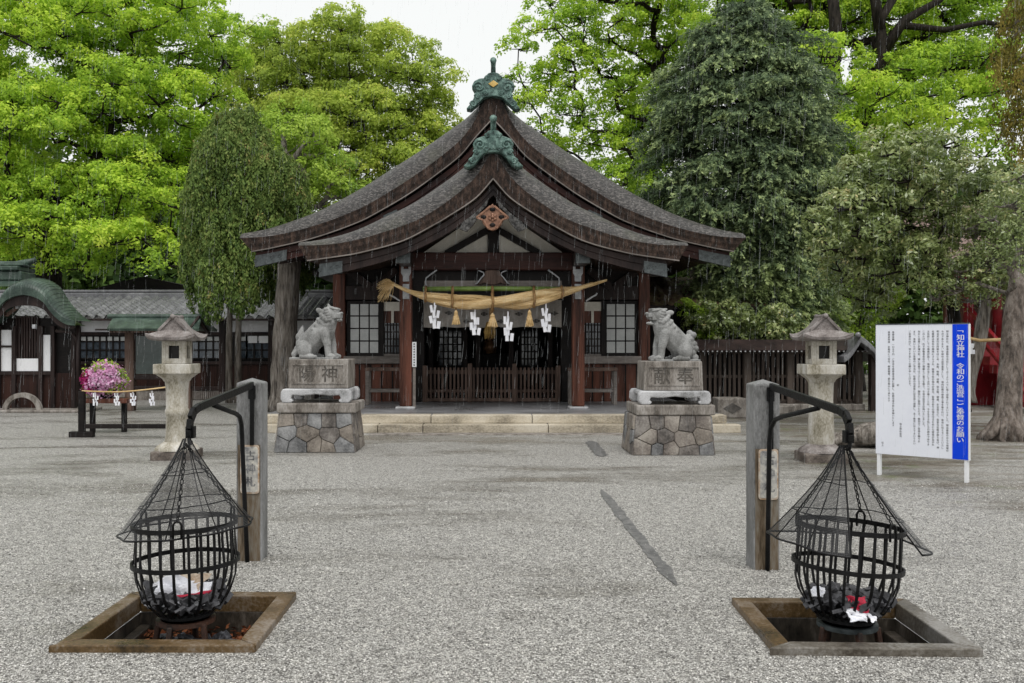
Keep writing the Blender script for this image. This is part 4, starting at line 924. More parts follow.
def lion_dog(loc, sgn, kind, label, sc=1.0):
    t = MB(); X = lambda x: x*sgn
    def ell(x, y, z, rx, ry, rz, ang=0):
        rot = Matrix.Rotation(-ang*sgn, 3, 'Y'); t.sphere((X(x), y, z), 1.0, 16, 10, (rx, ry, rz), rot)
    def cap(p, q, r0, r1):
        k = 7
        for i in range(k):
            s_ = i/(k-1); t.sphere((X(lerp(p[0],q[0],s_)), lerp(p[1],q[1],s_), lerp(p[2],q[2],s_)), lerp(r0,r1,s_), 12, 8)
    t.box(min(X(0.0),X(0.70)), max(X(0.0),X(0.70)), -0.17, 0.17, 0.0, 0.03)
    cap((0.23,0,0.21),(0.40,0,0.38),0.175,0.175); cap((0.40,0,0.38),(0.53,0,0.52),0.175,0.16); cap((0.52,0,0.48),(0.57,0,0.64),0.155,0.125)
    cap((0.55,0,0.34),(0.58,0,0.56),0.10,0.12)                    # breast
    for y in (-0.125, 0.125):
        ell(0.235,y*1.12,0.165,0.125,0.075,0.135,0.35)           # haunch
        cap((0.20,y*1.2,0.05),(0.36,y*1.25,0.045),0.045,0.042)   # hind foot
        for k in (-1,0,1): ell(0.405,y*1.25+k*0.026,0.042,0.032,0.016,0.028)
        cap((0.535,y*0.85,0.42),(0.595,y*0.95,0.22),0.088,0.060); cap((0.595,y*0.95,0.22),(0.61,y*0.95,0.06),0.056,0.05)
        ell(0.645,y*0.95,0.052,0.062,0.058,0.042)                # fore paw
        for k in (-1,0,1): ell(0.695,y*0.95+k*0.030,0.044,0.026,0.016,0.032)
        # flat mane locks, low relief, along neck and shoulder
        for i in range(4):
            for k in range(4):
                ell(0.50+0.025*i-0.045*k, y*(1.04+0.06*math.sin(i+k)), 0.68-0.075*k-0.03*i, 0.034,0.030,0.036,0.6)
        ell(0.475,y*1.0,0.735,0.070,0.024,0.042,-0.55 if kind == 'closed' else -0.15)   # ear
        ell(0.700,y*0.56,0.735,0.026,0.026,0.024)                # eye
        ell(0.675,y*0.60,0.775,0.070,0.036,0.020,-0.22)          # brow
        ell(0.755,y*0.32,0.700,0.020,0.020,0.016)                # nostril wing
        for i in range(5): ell(0.615-0.012*i, y*(0.86+0.03*i), 0.60+0.040*i, 0.036,0.030,0.026)   # beard whorls
    ell(0.595,0,0.70,0.140,0.125,0.115); t.box(*sorted((X(0.60),X(0.725))), -0.088, 0.088, 0.625, 0.775)
    for i in range(6): ell(lerp(0.53,0.40,i/5), 0.035*math.sin(i*2.4), lerp(0.76,0.575,i/5), 0.045,0.055,0.032,0.8)
    if kind == 'closed':
        t.box(*sorted((X(0.70),X(0.775))), -0.068, 0.068, 0.625, 0.700); ell(0.735,0,0.60,0.055,0.066,0.024); ell(0.778,0,0.705,0.024,0.046,0.022)
        cap((0.58,0,0.79),(0.565,0,0.845),0.034,0.012)            # horn
        for i in range(9):                                         # upright flame tail with curls at its root
            a = i/8; ell(0.075+0.012*math.sin(i*2.2)+0.05*a, 0.06*math.cos(i*2.2)*(1-a*0.7), 0.08+0.30*a, 0.062*(1-0.35*a),0.06*(1-0.3*a),0.062)
        for i in range(5): ell(0.045, (-0.08+0.04*i), 0.08+0.03*(i % 2), 0.045, 0.03, 0.05)
        cap((0.115,0,0.34),(0.15,0,0.51),0.075,0.010)
    else:
        t.box(*sorted((X(0.70),X(0.785))), -0.07, 0.07, 0.672, 0.735); ell(0.735,0,0.575,0.070,0.066,0.024,0.12); ell(0.79,0,0.728,0.026,0.048,0.022)
        for k in (-1,1): ell(0.755, k*0.045, 0.655, 0.012,0.010,0.022); ell(0.745, k*0.045, 0.60, 0.011,0.010,0.018)   # fangs
        ell(0.70,0,0.595,0.05,0.03,0.012,0.1)                      # tongue
        t.box(*sorted((X(0.50),X(0.735))), -0.095, 0.095, 0.775, 0.805)
        for i in range(6):                                         # compact curled tail against the back
            a = i/5
            for s_ in (-1,1): ell(0.045+0.03*math.sin(i*2.0)+0.035*a, 0.065*s_*(1-0.5*a), 0.06+0.34*a, 0.055,0.048,0.052)
        cap((0.10,0,0.10),(0.12,0,0.36),0.085,0.07); ell(0.105,0,0.435,0.05,0.045,0.045)
    o = t.build('lion_dog_statue', M['granite_statue'], local=True)
    o.location = loc; o.scale = (sc, sc, sc); o.rotation_euler = (0, 0, -sgn*R(10))
    rm = o.modifiers.new('remesh', 'REMESH'); rm.mode = 'VOXEL'; rm.voxel_size = 0.0065; rm.use_smooth_shade = True
    sm_ = o.modifiers.new('smooth', 'SMOOTH'); sm_.factor = 0.5; sm_.iterations = 2
    applied(o)
    return tag(o, label, 'statue', 'pair of stone guardian lion-dogs')
lion_dog((XP(293,14.55), yl, zl-0.004), 1, 'closed', 'stone lion-dog with closed mouth and small horn seated on its pedestal', 1.0)
lion_dog((XP(696.5,14.2), yr, zr-0.004), -1, 'open', 'stone lion-dog with open mouth and curly tail seated on its pedestal', 0.98)

# ------------------------------------------------------------ stone lanterns
def lantern(cx, cy, rz, label, kind):
    t = thing('stone_lantern', label, 'stone lantern', (cx, cy, 0), rz, 'pair of tall stone lanterns')
    L = dict(local=True)
    MB().box(-0.29,0.29,-0.29,0.29,-0.02,0.125).build('base_block', M['granite_dark'], t, bev=0.02, **L)
    # lotus foot
    pr = [(0.29,0.125),(0.285,0.15),(0.25,0.19),(0.20,0.225),(0.18,0.24)]
    b = MB(); n = 48
    for r, z in pr:
        for j in range(n):
            a = 2*math.pi*j/n; rr = r*(1+0.06*abs(math.sin(a*4))*(1 if z < 0.22 else 0))
            b.v.append((rr*math.cos(a), rr*math.sin(a), z))
    for i in range(len(pr)-1):
        for j in range(n): b.f.append((i*n+j, i*n+(j+1) % n, (i+1)*n+(j+1) % n, (i+1)*n+j))
    b.f.append(tuple((len(pr)-1)*n+j for j in range(n)))
    b.build('lotus_foot', M['roof_stone'] if kind == 'round' else M['granite_lichen'], t, auto=50, **L)
    if kind == 'round': cpf = [(0.172,0.236),(0.178,0.3),(0.166,0.6),(0.160,0.85),(0.166,1.05),(0.172,1.10)]
    else: cpf = [(0.17,0.236),(0.155,0.35),(0.150,0.60),(0.162,0.62),(0.166,0.655),(0.162,0.69),(0.150,0.71),(0.152,0.95),(0.165,1.08),(0.172,1.10)]
    MB().lathe(cpf, 28).build('shaft', M['granite_lichen'], t, auto=35, **L)
    # flared bracket under the platform
    rows = []
    for s_, z in ((0.155,1.09),(0.175,1.13),(0.215,1.17),(0.245,1.195)):
        rr = 0.35 if s_ < 0.2 else 0.15
        ring = []
        for j in range(33):
            a = 2*math.pi*j/32; c_, s2 = math.cos(a), math.sin(a); p = 2/(0.25+rr*2)
            ring.append((s_*1.0*math.copysign(abs(c_)**(2/(p*2)), c_)*1.04, s_*math.copysign(abs(s2)**(2/(p*2)), s2)*1.04, z))
        rows.append(ring)
    MB().grid(rows).build('platform_bracket', M['granite_lichen'], t, smooth=True, **L)
    MB().box(-0.26,0.26,-0.26,0.26,1.196,1.335).build('platform', M['granite_lichen'], t, bev=0.012, **L)
    # fire box with window openings on every side
    fb = MB(); w, z0, z1 = 0.165, 1.337, 1.66; p = 0.055; q = 0.085
    for sx in (-1, 1):
        for sy in (-1, 1): fb.box(sx*w-(p if sx > 0 else 0)-(0), sx*w+(p if sx < 0 else 0), sy*w-(p if sy > 0 else 0), sy*w+(p if sy < 0 else 0), z0, z1)
    for sy in (-1, 1):
        y0_, y1_ = sorted((sy*w, sy*(w-0.045)))
        for (a, b_, c_, d_) in ((-w+p, w-p, z0, z0+0.075), (-w+p, w-p, z1-0.07, z1), (-w+p, -q+0.012, z0+0.075, z1-0.07), (q-0.012, w-p, z0+0.075, z1-0.07)):
            fb.box(a, b_, y0_+0.003, y1_-0.003, c_, d_); fb.box(y0_+0.003, y1_-0.003, a, b_, c_, d_)
    fb.build('fire_box', M['granite_lichen'], t, bev=0.006, **L)
    MB().box(-0.1,0.1,-0.1,0.1,z0+0.002,z1-0.002).build('fire_box_core', M['interior'], t, **L)
    # hipped-and-gabled cap with upturned corners
    E_ = 0.335; rows = []; m_ = 10
    def ring(s_, z, lift, y_s=None):
        r_ = []
        for side in range(4):
            for i in range(m_):
                u = -1+2*i/m_; e = abs(u)**3*lift
                x, y = [(u,-1),(1,u),(-u,1),(-1,-u)][side]; r_.append((x*s_, y*s_*(1 if y_s is None else y_s), z+e))
        return r_ + [r_[0]]
    prof = [(0.20,1.655,0.0),(0.30,1.662,0.03),(E_,1.668,0.055),(E_+0.006,1.705,0.06),(0.30,1.722,0.035),(0.235,1.765,0.015),(0.185,1.815,0.0)]
    for s_, z, l in prof: rows.append(ring(s_, z, l))
    cap_ = MB().grid(rows)
    gp_ = [(-0.20,1.80),(-0.13,1.86),(-0.075,1.925),(-0.03,1.985),(0.03,1.985),(0.075,1.925),(0.13,1.86),(0.20,1.80)]
    cap_.prism(gp_, -0.19, 0.19)
    cap_.prism([(-0.13,1.80),(-0.07,1.86),(0,1.93),(0.07,1.86),(0.13,1.80)], -0.195, -0.18)
    c_o = cap_.build('lantern_cap', M['roof_stone'], t, auto=38, **L)
    MB().tube([(0,-0.23,2.0),(0,-0.12,1.985),(0,0.12,1.985),(0,0.23,2.0)], [0.034,0.036,0.036,0.034], 8).build('ridge', M['roof_stone'], c_o, local=True, smooth=True)
    bb = MB()
    for sg in (-1, 1): bb.bar((sg*0.20,-0.2,1.80),(sg*0.03,-0.2,1.975),0.03,0.035)
    bb.build('gable_edge', M['roof_stone'], c_o, local=True)
    return t
lantern(-4.42, 13.35, R(2), 'stone lantern with ringed shaft standing before the white-walled tiled building', 'ringed')
lantern(4.57, 13.05, R(-3), 'stone lantern with plain round shaft standing before the slatted wooden fence', 'round')

# ------------------------------------------------------------ fire pits, crane posts, baskets, net covers
def pit(P, label, mk, clutter):
    sx, sy = P['s']; t = thing('fire_pit', label, 'fire pit', (P['c'][0], P['c'][1], 0), P['rz'], 'two square fire pits sunk in the gravel')
    b = 0.105; zt = 0.042; hx, hy = sx/2, sy/2; L = dict(local=True)
    def beam(pts, m_): 
        mb = MB(); mb.add([(x,y,-0.06) for x,y in pts]+[(x,y,zt+random.uniform(-0.004,0.004)) for x,y in pts],[(3,2,1,0),(4,5,6,7),(0,1,5,4),(1,2,6,5),(2,3,7,6),(3,0,4,7)])
        return mb.build('kerb_stone', m_, t, bev=0.008, **L)
    g_ = 0.003
    beam([(-hx-0.03,-hy),(hx,-hy-0.0),(hx-b,-hy+b-g_),(-hx+b,-hy+b-g_)], M['kerb'] if mk == 0 else M['kerb_grey'])
    beam([(-hx+b,hy-b+g_),(hx-b,hy-b+g_),(hx,hy),(-hx,hy)], M['kerb'])
    beam([(-hx,-hy+g_*2),(-hx+b-g_,-hy+b),(-hx+b-g_,hy-b),(-hx,hy-g_*2)], M['kerb'])
    beam([(hx-b+g_,-hy+b),(hx,-hy+g_*2),(hx,hy-g_*2),(hx-b+g_,hy-b)], M['kerb'] if mk == 0 else M['kerb_grey'])
    w = MB(); dz = -0.215; q = 0.10; x_, y_ = hx-q, hy-q
    w.add([(-x_,-y_,-0.058),(x_,-y_,-0.058),(x_,y_,-0.058),(-x_,y_,-0.058),(-x_,-y_,dz),(x_,-y_,dz),(x_,y_,dz),(-x_,y_,dz)],[(0,4,5,1),(1,5,6,2),(2,6,7,3),(3,7,4,0),(4,7,6,5)])
    w.build('pit_lining', M['pit_wall'], t, **L)
    for sg in (-1, 1): MB().box(*sorted((sg*(x_-0.004), sg*(x_-0.075))),-y_+0.004,y_-0.004,dz+0.002,-0.13).build('ledge', M['pit_wall'], t, bev=0.008, **L)
    return t
pit(PITS[0], 'square fire pit with mossy brown kerb and fallen leaves inside', 0, True)
pit(PITS[1], 'square fire pit with grey-edged kerb and empty sooty inside', 1, False)

def post_set(px_off, X, Y, rz, base_px, label, pl_label, text):
    t = thing('stone_post', label, 'stone post', (X, Y, 0), rz, 'square stone posts with iron arms'); L = dict(local=True)
    w = 0.095; H = 1.318
    po = MB(); po.add([(-w,-w,-0.03),(w,-w,-0.03),(w,w,-0.03),(-w,w,-0.03),(-w,-w,H),(w,-w,H),(w,w,H),(-w,w,H),(0,0,H+0.035)],[(0,1,5,4),(1,2,6,5),(2,3,7,6),(3,0,4,7),(4,5,8),(5,6,8),(6,7,8),(7,4,8)])
    po.build('shaft', M['post_stone'], t, bev=0.01, **L)
    MB().box(-w+0.012,w-0.012,-w-0.0035,-w+0.01,0.0,0.86).build('rust_streak', M['rust_stain'], t, **L)
    MB().box(0.012,0.04,-w-0.028,-w-0.002,0.86,1.30).box(-0.002,0.05,-w-0.02,-w-0.001,1.20,1.30).build('hinge_bar', M['iron'], t, bev=0.003, **L)
    px0, px1, z0, z1 = -0.062, 0.078, 0.50, 0.86
    pr = []; r = 0.022
    for (cx_, cz_, a0) in ((px1-r,z1-r,0),(px0+r,z1-r,90),(px0+r,z0+r,180),(px1-r,z0+r,270)):
        for k in range(5): a = R(a0+k*22.5); pr.append((cx_+r*math.cos(a), cz_+r*math.sin(a)))
    rim = MB().prism(pr, -w-0.014, -w-0.004).build('plate', M['enamel_rim'], t, fixn=True, bev=0.002, **L)
    mid = ((px0+px1)/2, (z0+z1)/2)
    MB().prism([(lerp(mid[0],x,0.86), lerp(mid[1],z,0.93)) for x,z in pr], -w-0.0165, -w-0.0135).build('plate_face', M['enamel'], rim, local=True, fixn=True)
    tx = MB(); put_text(tx, [(text, mid[0]+0.006, z1-0.028)], -w-0.0185, 0.078, 0.29/len(text), bold=0.002)
    tx.build('lettering', M['faded_ink'], rim, local=True)
    # iron crane: sloping arm, bent strut standing on the ground, hook block
    tipz, py = 1.205, -1.52
    arm = MB(); A = [(0.026,-w-0.012,1.305),(0.02,-1.38,1.222),(0.018,-1.46,1.205),(0.016,-1.515,1.16),(0.015,-1.53,1.10),(0.015,-1.53,1.06)]
    for a, b in zip(A[:-1], A[1:]): arm.bar(a, b, 0.028, 0.05 if a[1] > -1.4 else 0.062)
    ao = arm.build('crane_arm', M['iron'], t, bev=0.005, **L)
    S = [(-0.005,-w-0.03,0.0),(-0.012,-w-0.07,0.40),(-0.02,-w-0.12,0.92),(-0.018,-w-0.145,1.02),(-0.012,-w-0.22,1.085),(-0.004,-w-0.34,1.115),(0.016,-w-0.95,1.215)]
    MB().tube(S, 0.0165, 10).build('strut', M['iron'], t, smooth=True, **L)
    MB().rbox((0.015,-1.505,1.085),(0.05,0.05,0.07)).tube([(0.015,-1.53,1.10),(0.015,-1.53,1.03),(0.015,-1.515,1.015),(0.015,-1.50,1.03)],0.012,8).build('hook', M['iron'], ao, local=True, bev=0.004)
    return t
post_set(0, -1.785, 7.095, R(0), 561, 'stone post with iron crane arm beside the leaf-strewn pit', '', '古神札')
post_set(0, 1.968, 6.82, R(1.2), 568, 'stone post with iron crane arm beside the empty sooty pit', '', '古神札')

M['buff_paper'] = mat('singed_buff_paper', (0.38,0.25,0.16), (0.66,0.58,0.48), 9, 0.7, 0.0, 30)
def basket(cx, cy, tilt, rz, label, clutter):
    t = thing('fire_basket', label, 'fire basket', (cx, cy, 0), rz, 'black iron fire baskets'); L = dict(local=True)
    tm = Matrix.Rotation(tilt, 4, 'Y')
    prof = [(0.585,0.290),(0.50,0.291),(0.36,0.296),(0.27,0.290),(0.19,0.266),(0.12,0.225),(0.075,0.18),(0.06,0.145)]
    def pt(r, a, z): return tm @ Vector((r*math.cos(a), r*math.sin(a), z-0.35)) + Vector((0,0,0.35))
    nb = 24
    for k in range(nb):
        a = 2*math.pi*(k+0.35)/nb + random.uniform(-0.02,0.02); hw = 0.0078; b = MB(); rows = []
        wob = [random.uniform(-0.004,0.004) for _ in prof]
        for (z, r), wv in zip(prof, wob):
            ti = Vector((-math.sin(a), math.cos(a), 0)); 
            p0 = pt(r+wv-0.012, a, z); rows.append([p0-ti*hw, p0+ti*hw])
        q = [[p - (Vector((math.cos(a),math.sin(a),0))*0.006) for p in r_] for r_ in rows]
        full = [[r_[0], r_[1], q_[1], q_[0], r_[0]] for r_, q_ in zip(rows, q)]
        b.grid(full).build('bar', M['iron'], t, **L)
    def hoop(z, r, h, name, m_):
        b = MB(); rows = []
        for j in range(65):
            a = 2*math.pi*j/64; row = []
            for (rr, zz) in ((r,z-h/2),(r,z+h/2),(r-0.009,z+h/2),(r-0.009,z-h/2),(r,z-h/2)): row.append(pt(rr, a, zz))
            rows.append(row)
        return b.grid(rows).build(name, m_, t, fixn=True, **L)
    hoop(0.575, 0.296, 0.027, 'rim_hoop', M['iron']); hoop(0.36, 0.303, 0.025, 'middle_hoop', M['iron']); hoop(0.065, 0.15, 0.03, 'bottom_hoop', M['iron'])
    b = MB()
    for k in range(7):
        x = -0.13+k*0.043; l = math.sqrt(max(0.146**2-x*x, 0.0001)); b.bar((x,-l,0.055),(x,l,0.055),0.014,0.01)
    b.build('grate', M['iron'], t, **L)
    # three loops and chains up to the hook
    for k, a in enumerate((R(-80), R(40), R(160))):
        e = pt(0.292, a, 0.585); ti = Vector((-math.sin(a), math.cos(a), 0)); lp = MB()
        lp.tube([e-ti*0.022+Vector((0,0,-0.04)), e-ti*0.022+Vector((0,0,0.03)), e-ti*0.012+Vector((0,0,0.048)), e+ti*0.012+Vector((0,0,0.048)), e+ti*0.022+Vector((0,0,0.03)), e+ti*0.022+Vector((0,0,-0.04))], 0.007, 6)
        lo = lp.build('loop', M['iron'], t, smooth=True, **L)
        ch = MB(); top = Vector((0,0.0,1.03)); s = e+Vector((0,0,0.045)); nl = 15
        for i in range(nl):
            p = s.lerp(top, i/nl); q = s.lerp(top, (i+1.15)/nl); d = (q-p).normalized(); o_ = d.cross(Vector((0,1,0)) if i % 2 else Vector((1,0,0.3))).normalized()*0.008
            ch.tube([p, p.lerp(q,0.2)+o_, p.lerp(q,0.8)+o_, q, p.lerp(q,0.8)-o_, p.lerp(q,0.2)-o_, p], 0.0035, 5, cap=False)
        ch.build('chain', M['iron'], t, local=True)
    # stand under the basket
    MB().lathe([(0.165,0.0),(0.165,0.025),(0.14,0.025),(0.14,0.0)], 28, (0,0,0.01)).build('stand_ring', M['iron_rust'] if clutter == 0 else M['metal_grey'], t, **L)
    for a in (R(-105), R(-35), R(90), R(180)):
        MB().bar((0.155*math.cos(a),0.155*math.sin(a),0.02),(0.19*math.cos(a),0.19*math.sin(a),-0.212),0.030,0.034).build('stand_leg', M['iron_rust'], t, bev=0.006, **L)
    return t, pt
bA, ptA = basket(-1.75, 5.44, R(-1.5), 0.0, 'iron fire basket with white charred papers under a closed net cover', 0)
bB, ptB = basket(2.02, 5.345, R(4.5), 0.3, 'iron fire basket tilted under a torn-open net cover', 1)

def crumple(name, c, size, tilt, rz, m_, seed, label, amp=0.03, curl=0.0):
    rnd = random.Random(seed); n = 16; rows = []; ph = [rnd.uniform(0,6.28) for _ in range(6)]
    mt = Matrix.Rotation(rz, 3, 'Z') @ Matrix.Rotation(tilt, 3, 'X')
    for i in range(n):
        row = []
        for j in range(n):
            u, v = i/(n-1)-0.5, j/(n-1)-0.5
            z = amp*(math.sin(u*6+ph[0])*math.cos(v*5+ph[1])+0.55*abs(math.sin(u*7+v*9+ph[2]))+0.2*math.cos(v*15-u*6+ph[3]))+curl*(u*u*2)
            x = u*size[0]*(1+0.12*math.sin(v*6+ph[4])); y = v*size[1]*(1+0.12*math.cos(u*6+ph[5]))
            row.append(Vector(c)+mt @ Vector((x, y, z)))
        rows.append(row)
    o = MB().grid(rows).build(name, m_); o.modifiers.new('thick','SOLIDIFY').thickness = 0.005
    return tag(o, label, 'paper')
crumple('white_paper', (-1.79,5.35,0.20), (0.20,0.17), R(48), R(8), M['white_paper'], 3, 'crumpled white paper sheet, largest in the leaf-strewn pit basket', 0.03)
crumple('white_paper', (-1.66,5.34,0.185), (0.18,0.15), R(42), R(30), M['white_paper'], 5, 'white paper beneath the narrow red strip in the fire basket', 0.025)
crumple('red_edged_paper', (-1.655,5.285,0.205), (0.18,0.012), R(40), R(34), M['red_paper'], 6, 'narrow red strip lying on the white papers in the basket', 0.004)
crumple('white_paper', (-1.905,5.40,0.165), (0.10,0.13), R(45), R(-25), M['white_paper'], 8, 'small white scrap apart from the larger charred white papers', 0.02)
crumple('folded_paper', (-1.73,5.45,0.235), (0.20,0.13), R(25), R(-15), M['buff_paper'], 9, 'buff paper with orange cast behind the white papers', 0.02)
crumple('red_printed_paper', (2.0,5.15,0.185), (0.10,0.085), R(50), R(-10), M['red_paper'], 11, 'red printed paper scrap in the tilted fire basket', 0.015)
crumple('white_paper', (1.985,5.115,0.135), (0.10,0.065), R(55), R(5), M['white_paper'], 12, 'white paper scrap below the red one in the tilted basket', 0.012)
crumple('white_paper', (2.065,5.13,0.13), (0.045,0.075), R(50), R(20), M['white_paper'], 13, 'tiny white paper bit next to the red printed scrap', 0.008)
crumple('white_paper', (1.825,5.26,0.225), (0.07,0.06), R(50), R(-30), M['white_paper'], 14, 'small pale scrap high on the charred heap in the tilted basket', 0.012)
def char_heap(cx, cy, cz, rad, n, seed, label, m_):
    rnd = random.Random(seed); mb = MB()
    for i in range(n):
        a = rnd.uniform(0,6.28); r = rad*math.sqrt(rnd.random()); s = rnd.uniform(0.025,0.06)
        mb.rbox((cx+r*math.cos(a), cy+r*math.sin(a), cz+rnd.uniform(0,0.10)*(1-r/rad*0.3)+0.05*(r/rad)), (s*rnd.uniform(0.6,1.8), s, s*rnd.uniform(0.12,0.5)), rz=rnd.uniform(0,3), rx=rnd.uniform(-0.8,0.8), ry=rnd.uniform(-0.8,0.8))
    return tag(mb.build('charred_scraps', m_), label, 'charred scraps', kind='stuff')
char_heap(-1.75, 5.44, 0.08, 0.225, 330, 1, 'heap of charred paper scraps in the basket', M['paper_grey'])
char_heap(2.02, 5.345, 0.08, 0.225, 330, 2, 'heap of charred paper scraps in the tilted basket', M['paper_grey'])
char_heap(-1.72, 5.25, -0.212, 0.33, 240, 4, 'grey ash lumps on the floor of the leaf-strewn pit', M['ash'])

def leaf_quads(name, Cn, Nn, size, aspect, tint, m_, fold=0.0, along=None):
    n = len(Cn); Nn = Nn/np.maximum(np.linalg.norm(Nn, axis=1, keepdims=True), 1e-6)
    rv = rng.normal(size=(n,3)) if along is None else along
    T = rv - Nn*np.sum(rv*Nn, 1, keepdims=True); T /= np.maximum(np.linalg.norm(T, axis=1, keepdims=True), 1e-6)
    B = np.cross(Nn, T); L = size[:,None]; w = L*aspect
    P = np.stack([Cn-T*L*0.5, Cn+B*w*0.5-Nn*w*fold-T*L*0.05, Cn+T*L*0.5-Nn*L*0.12, Cn-B*w*0.5-Nn*w*fold-T*L*0.05], 1)
    return tri_mesh(name, P.reshape(-1,3), np.arange(4*n).reshape(n,4), m_, tint)
n = 900; px_ = rng.random(n)*0.82-0.41; py_ = -rng.random(n)**1.0*0.82+0.41
c_ = np.stack([-1.745+px_, 5.44+py_, -0.205+0.07*rng.random(n)], 1)
tag(leaf_quads('leaf_litter', c_, rng.normal(size=(n,3))*0.5+np.array([0,0,1]), 0.03+0.035*rng.random(n), 0.55, rng.random(n), LM['litter']), 'reddish fallen leaves on the floor of the fire pit', 'fallen leaves', kind='stuff')

def net_cover(t, parent_pt, apex, rim, arc, label, flap=None):
    """wire-net cone hung from the hook: arc = (start, end) angle, rim(a) -> (radius, z)"""
    o = thing('net_cover', label, 'net cover', apex, 0, 'wire net covers over the fire baskets')
    na, nr = 72, 24; rows = []; uvs = []
    for i in range(nr+1):
        s = i/nr; row = []; 
        for j in range(na+1):
            a = lerp(arc[0], arc[1], j/na); r, z = rim(a); sag = 0.03*math.sin(s*math.pi)*(1+0.5*math.sin(a*5))
            rr = 0.02+(r-0.02)*(s**1.08) - sag*0.4 + 0.010*s*math.sin(a*9+s*3)
            row.append((rr*math.cos(a), rr*math.sin(a), (z)*s + 0.0))
        rows.append(row)
    mb = MB().grid(rows); ob = mb.build('net', M['net'], o, smooth=True, local=True)
    uvl = ob.data.uv_layers.new(name='UVMap'); L_ = 0.62/0.0085; Wd = 0.38*abs(arc[1]-arc[0])/0.0085
    for lp in ob.data.loops:
        i, j = divmod(lp.vertex_index, na+1); uvl.data[lp.index].uv = (j/na*Wd, i/nr*L_)
    wf = MB(); step = 9
    for j in range(0, na+1, step): wf.tube([Vector(rows[i][j]) for i in range(0, nr+1, 2)], 0.0035, 5)
    for i in (9, 17): wf.tube([Vector(rows[i][j]) for j in range(0, na+1, 2)], 0.0028, 5)
    wf.tube([Vector(rows[nr][j]) for j in range(0, na+1, 1)], 0.0055, 6)
    if abs(arc[1]-arc[0]) < 6.2:
        for j in (0, na): wf.tube([Vector(r_[j]) for r_ in rows], 0.005, 6)
    wf.build('wire_frame', M['iron'], o, smooth=True, local=True)
    return o
net_cover(bA, ptA, (-1.765, 5.50, 1.055), lambda a: (0.362+0.012*math.sin(2*a+1), -0.52+0.03*math.cos(a)), (0, 2*math.pi), 'cone of black wire net closed all round over the fire basket')
def rimB(a):
    d = (a-math.pi) ; k = (a - R(-32)) / R(247)
    fl_ = math.exp(-((a-R(0))/R(34))**2); return (0.395+0.02*math.sin(3*a)+0.085*fl_, -0.535-0.03*math.sin(max(0,1-k)*1.5)**2 - 0.055*fl_ + 0.02*math.cos(2*a))
net_cover(bB, ptB, (2.005, 5.36, 1.03), rimB, (R(-28), R(255)), 'torn cone of black wire net gaping open at the front')

# ------------------------------------------------------------ notice board
SA = math.atan2(10.96-11.63, 5.544-4.763)
sc_ = Vector((5.1535, 11.295, 0)); sb = thing('notice_board', 'white notice board with blue title band on two white legs', 'notice board', sc_, SA)
sw = math.hypot(0.781, 0.67)+0.02
L = dict(local=True)
ft = -0.02
MB().box(-sw/2, sw/2, -0.018, 0.018, 0.265, 1.845).build('panel', M['sign_white'], sb, bev=0.003, **L)
bw = 0.165*sw
MB().box(sw/2-bw, sw/2-0.004, -0.021, -0.017, 0.268, 1.842).build('title_band', M['sign_blue'], sb, **L)
MB().box(-sw/2-0.006, sw/2+0.006, -0.022, 0.022, 1.846, 1.858).build('top_trim', M['metal_grey'], sb, **L)
MB().box(sw/2+0.001, sw/2+0.012, -0.022, 0.022, 0.262, 1.845).build('side_trim', M['white_paint'], sb, **L)
for x in (-sw/2+0.03, sw/2-0.03):
    MB().box(x-0.02, x+0.02, 0.02, 0.06, 0.0, 1.83).box(x-0.019, x+0.019, -0.012, 0.0195, 0.0, 0.262).build('leg', M['white_paint'], sb, bev=0.004, **L)
tx = MB(); put_text(tx, [('﹁知立神社　令和のご造営﹂ご奉賛のお願い', sw/2-bw/2, 1.79)], -0.0235, 0.072, 0.0665, bold=0.0009, wide=1.25)
tx.build('title_lettering', M['white_paint'], sb, local=True)
body = ['知立神社は︑東海道筋の名社として古くより人々に篤く崇敬されてまいりました︒明治維新ののちも地域の',
 'ものであります︒令和の大造営事業として︑境内社殿の修復工事を執り行い︑後世に伝えることといたし',
 '明治天皇行在所跡をはじめ︑本殿︑幣殿︑拝殿︑祭文殿︑廻廊︑多宝塔など︑貴重な社殿が建ち並び︑神',
 '社殿群は長年の風雨にさらされ︑屋根や柱の傷みが進み︑皆様の祈りの場を守るためにも修復が急がれ',
 '文化財としても価値が高く︑地域の宝として次代へ引き継ぐことは︑今を生きる私どもの務めでありま',
 'このたび︑氏子崇敬者各位のご理解とご協力を賜り︑令和の造営を計画いたしました︒',
 '何かと出費ご多端の折︑誠に恐縮ではございますが︑趣旨にご賛同いただき︑格別のご奉賛を賜りま',
 'また︑奉賛いただいた皆様のご芳名は︑社殿の完成後に記念誌へ掲載し︑永く後世に伝えてまいりたい',
 'ご奉賛のほど︑何とぞ宜しくお願い申し上げます︒']
x0_ = sw/2-bw-0.055; pitch = 0.0525; cols = []
for i, s_ in enumerate(body): cols.append((s_, x0_-i*pitch, 1.775))
tx = MB(); put_text(tx, cols, -0.0195, 0.0275, 0.0298, bold=0.0006)
xb = x0_-len(body)*pitch
put_text(tx, [('知立神社宮司', xb-0.075+pitch*0.4, 0.66), ('記', xb-0.085, 1.13), ('奉賛金額　一口五千円　ご芳名を奉賛者名簿に記載し︑社殿完成の折に奉納いたします', xb-0.14, 1.77), ('奉賛者特典　社務所にて受付︑郵便振替︑銀行振込にて承ります', xb-0.19, 1.77), ('以上', xb-0.265, 0.42)], -0.0195, 0.0275, 0.0298, bold=0.0006)
tx.build('body_lettering', M['ink'], sb, local=True)

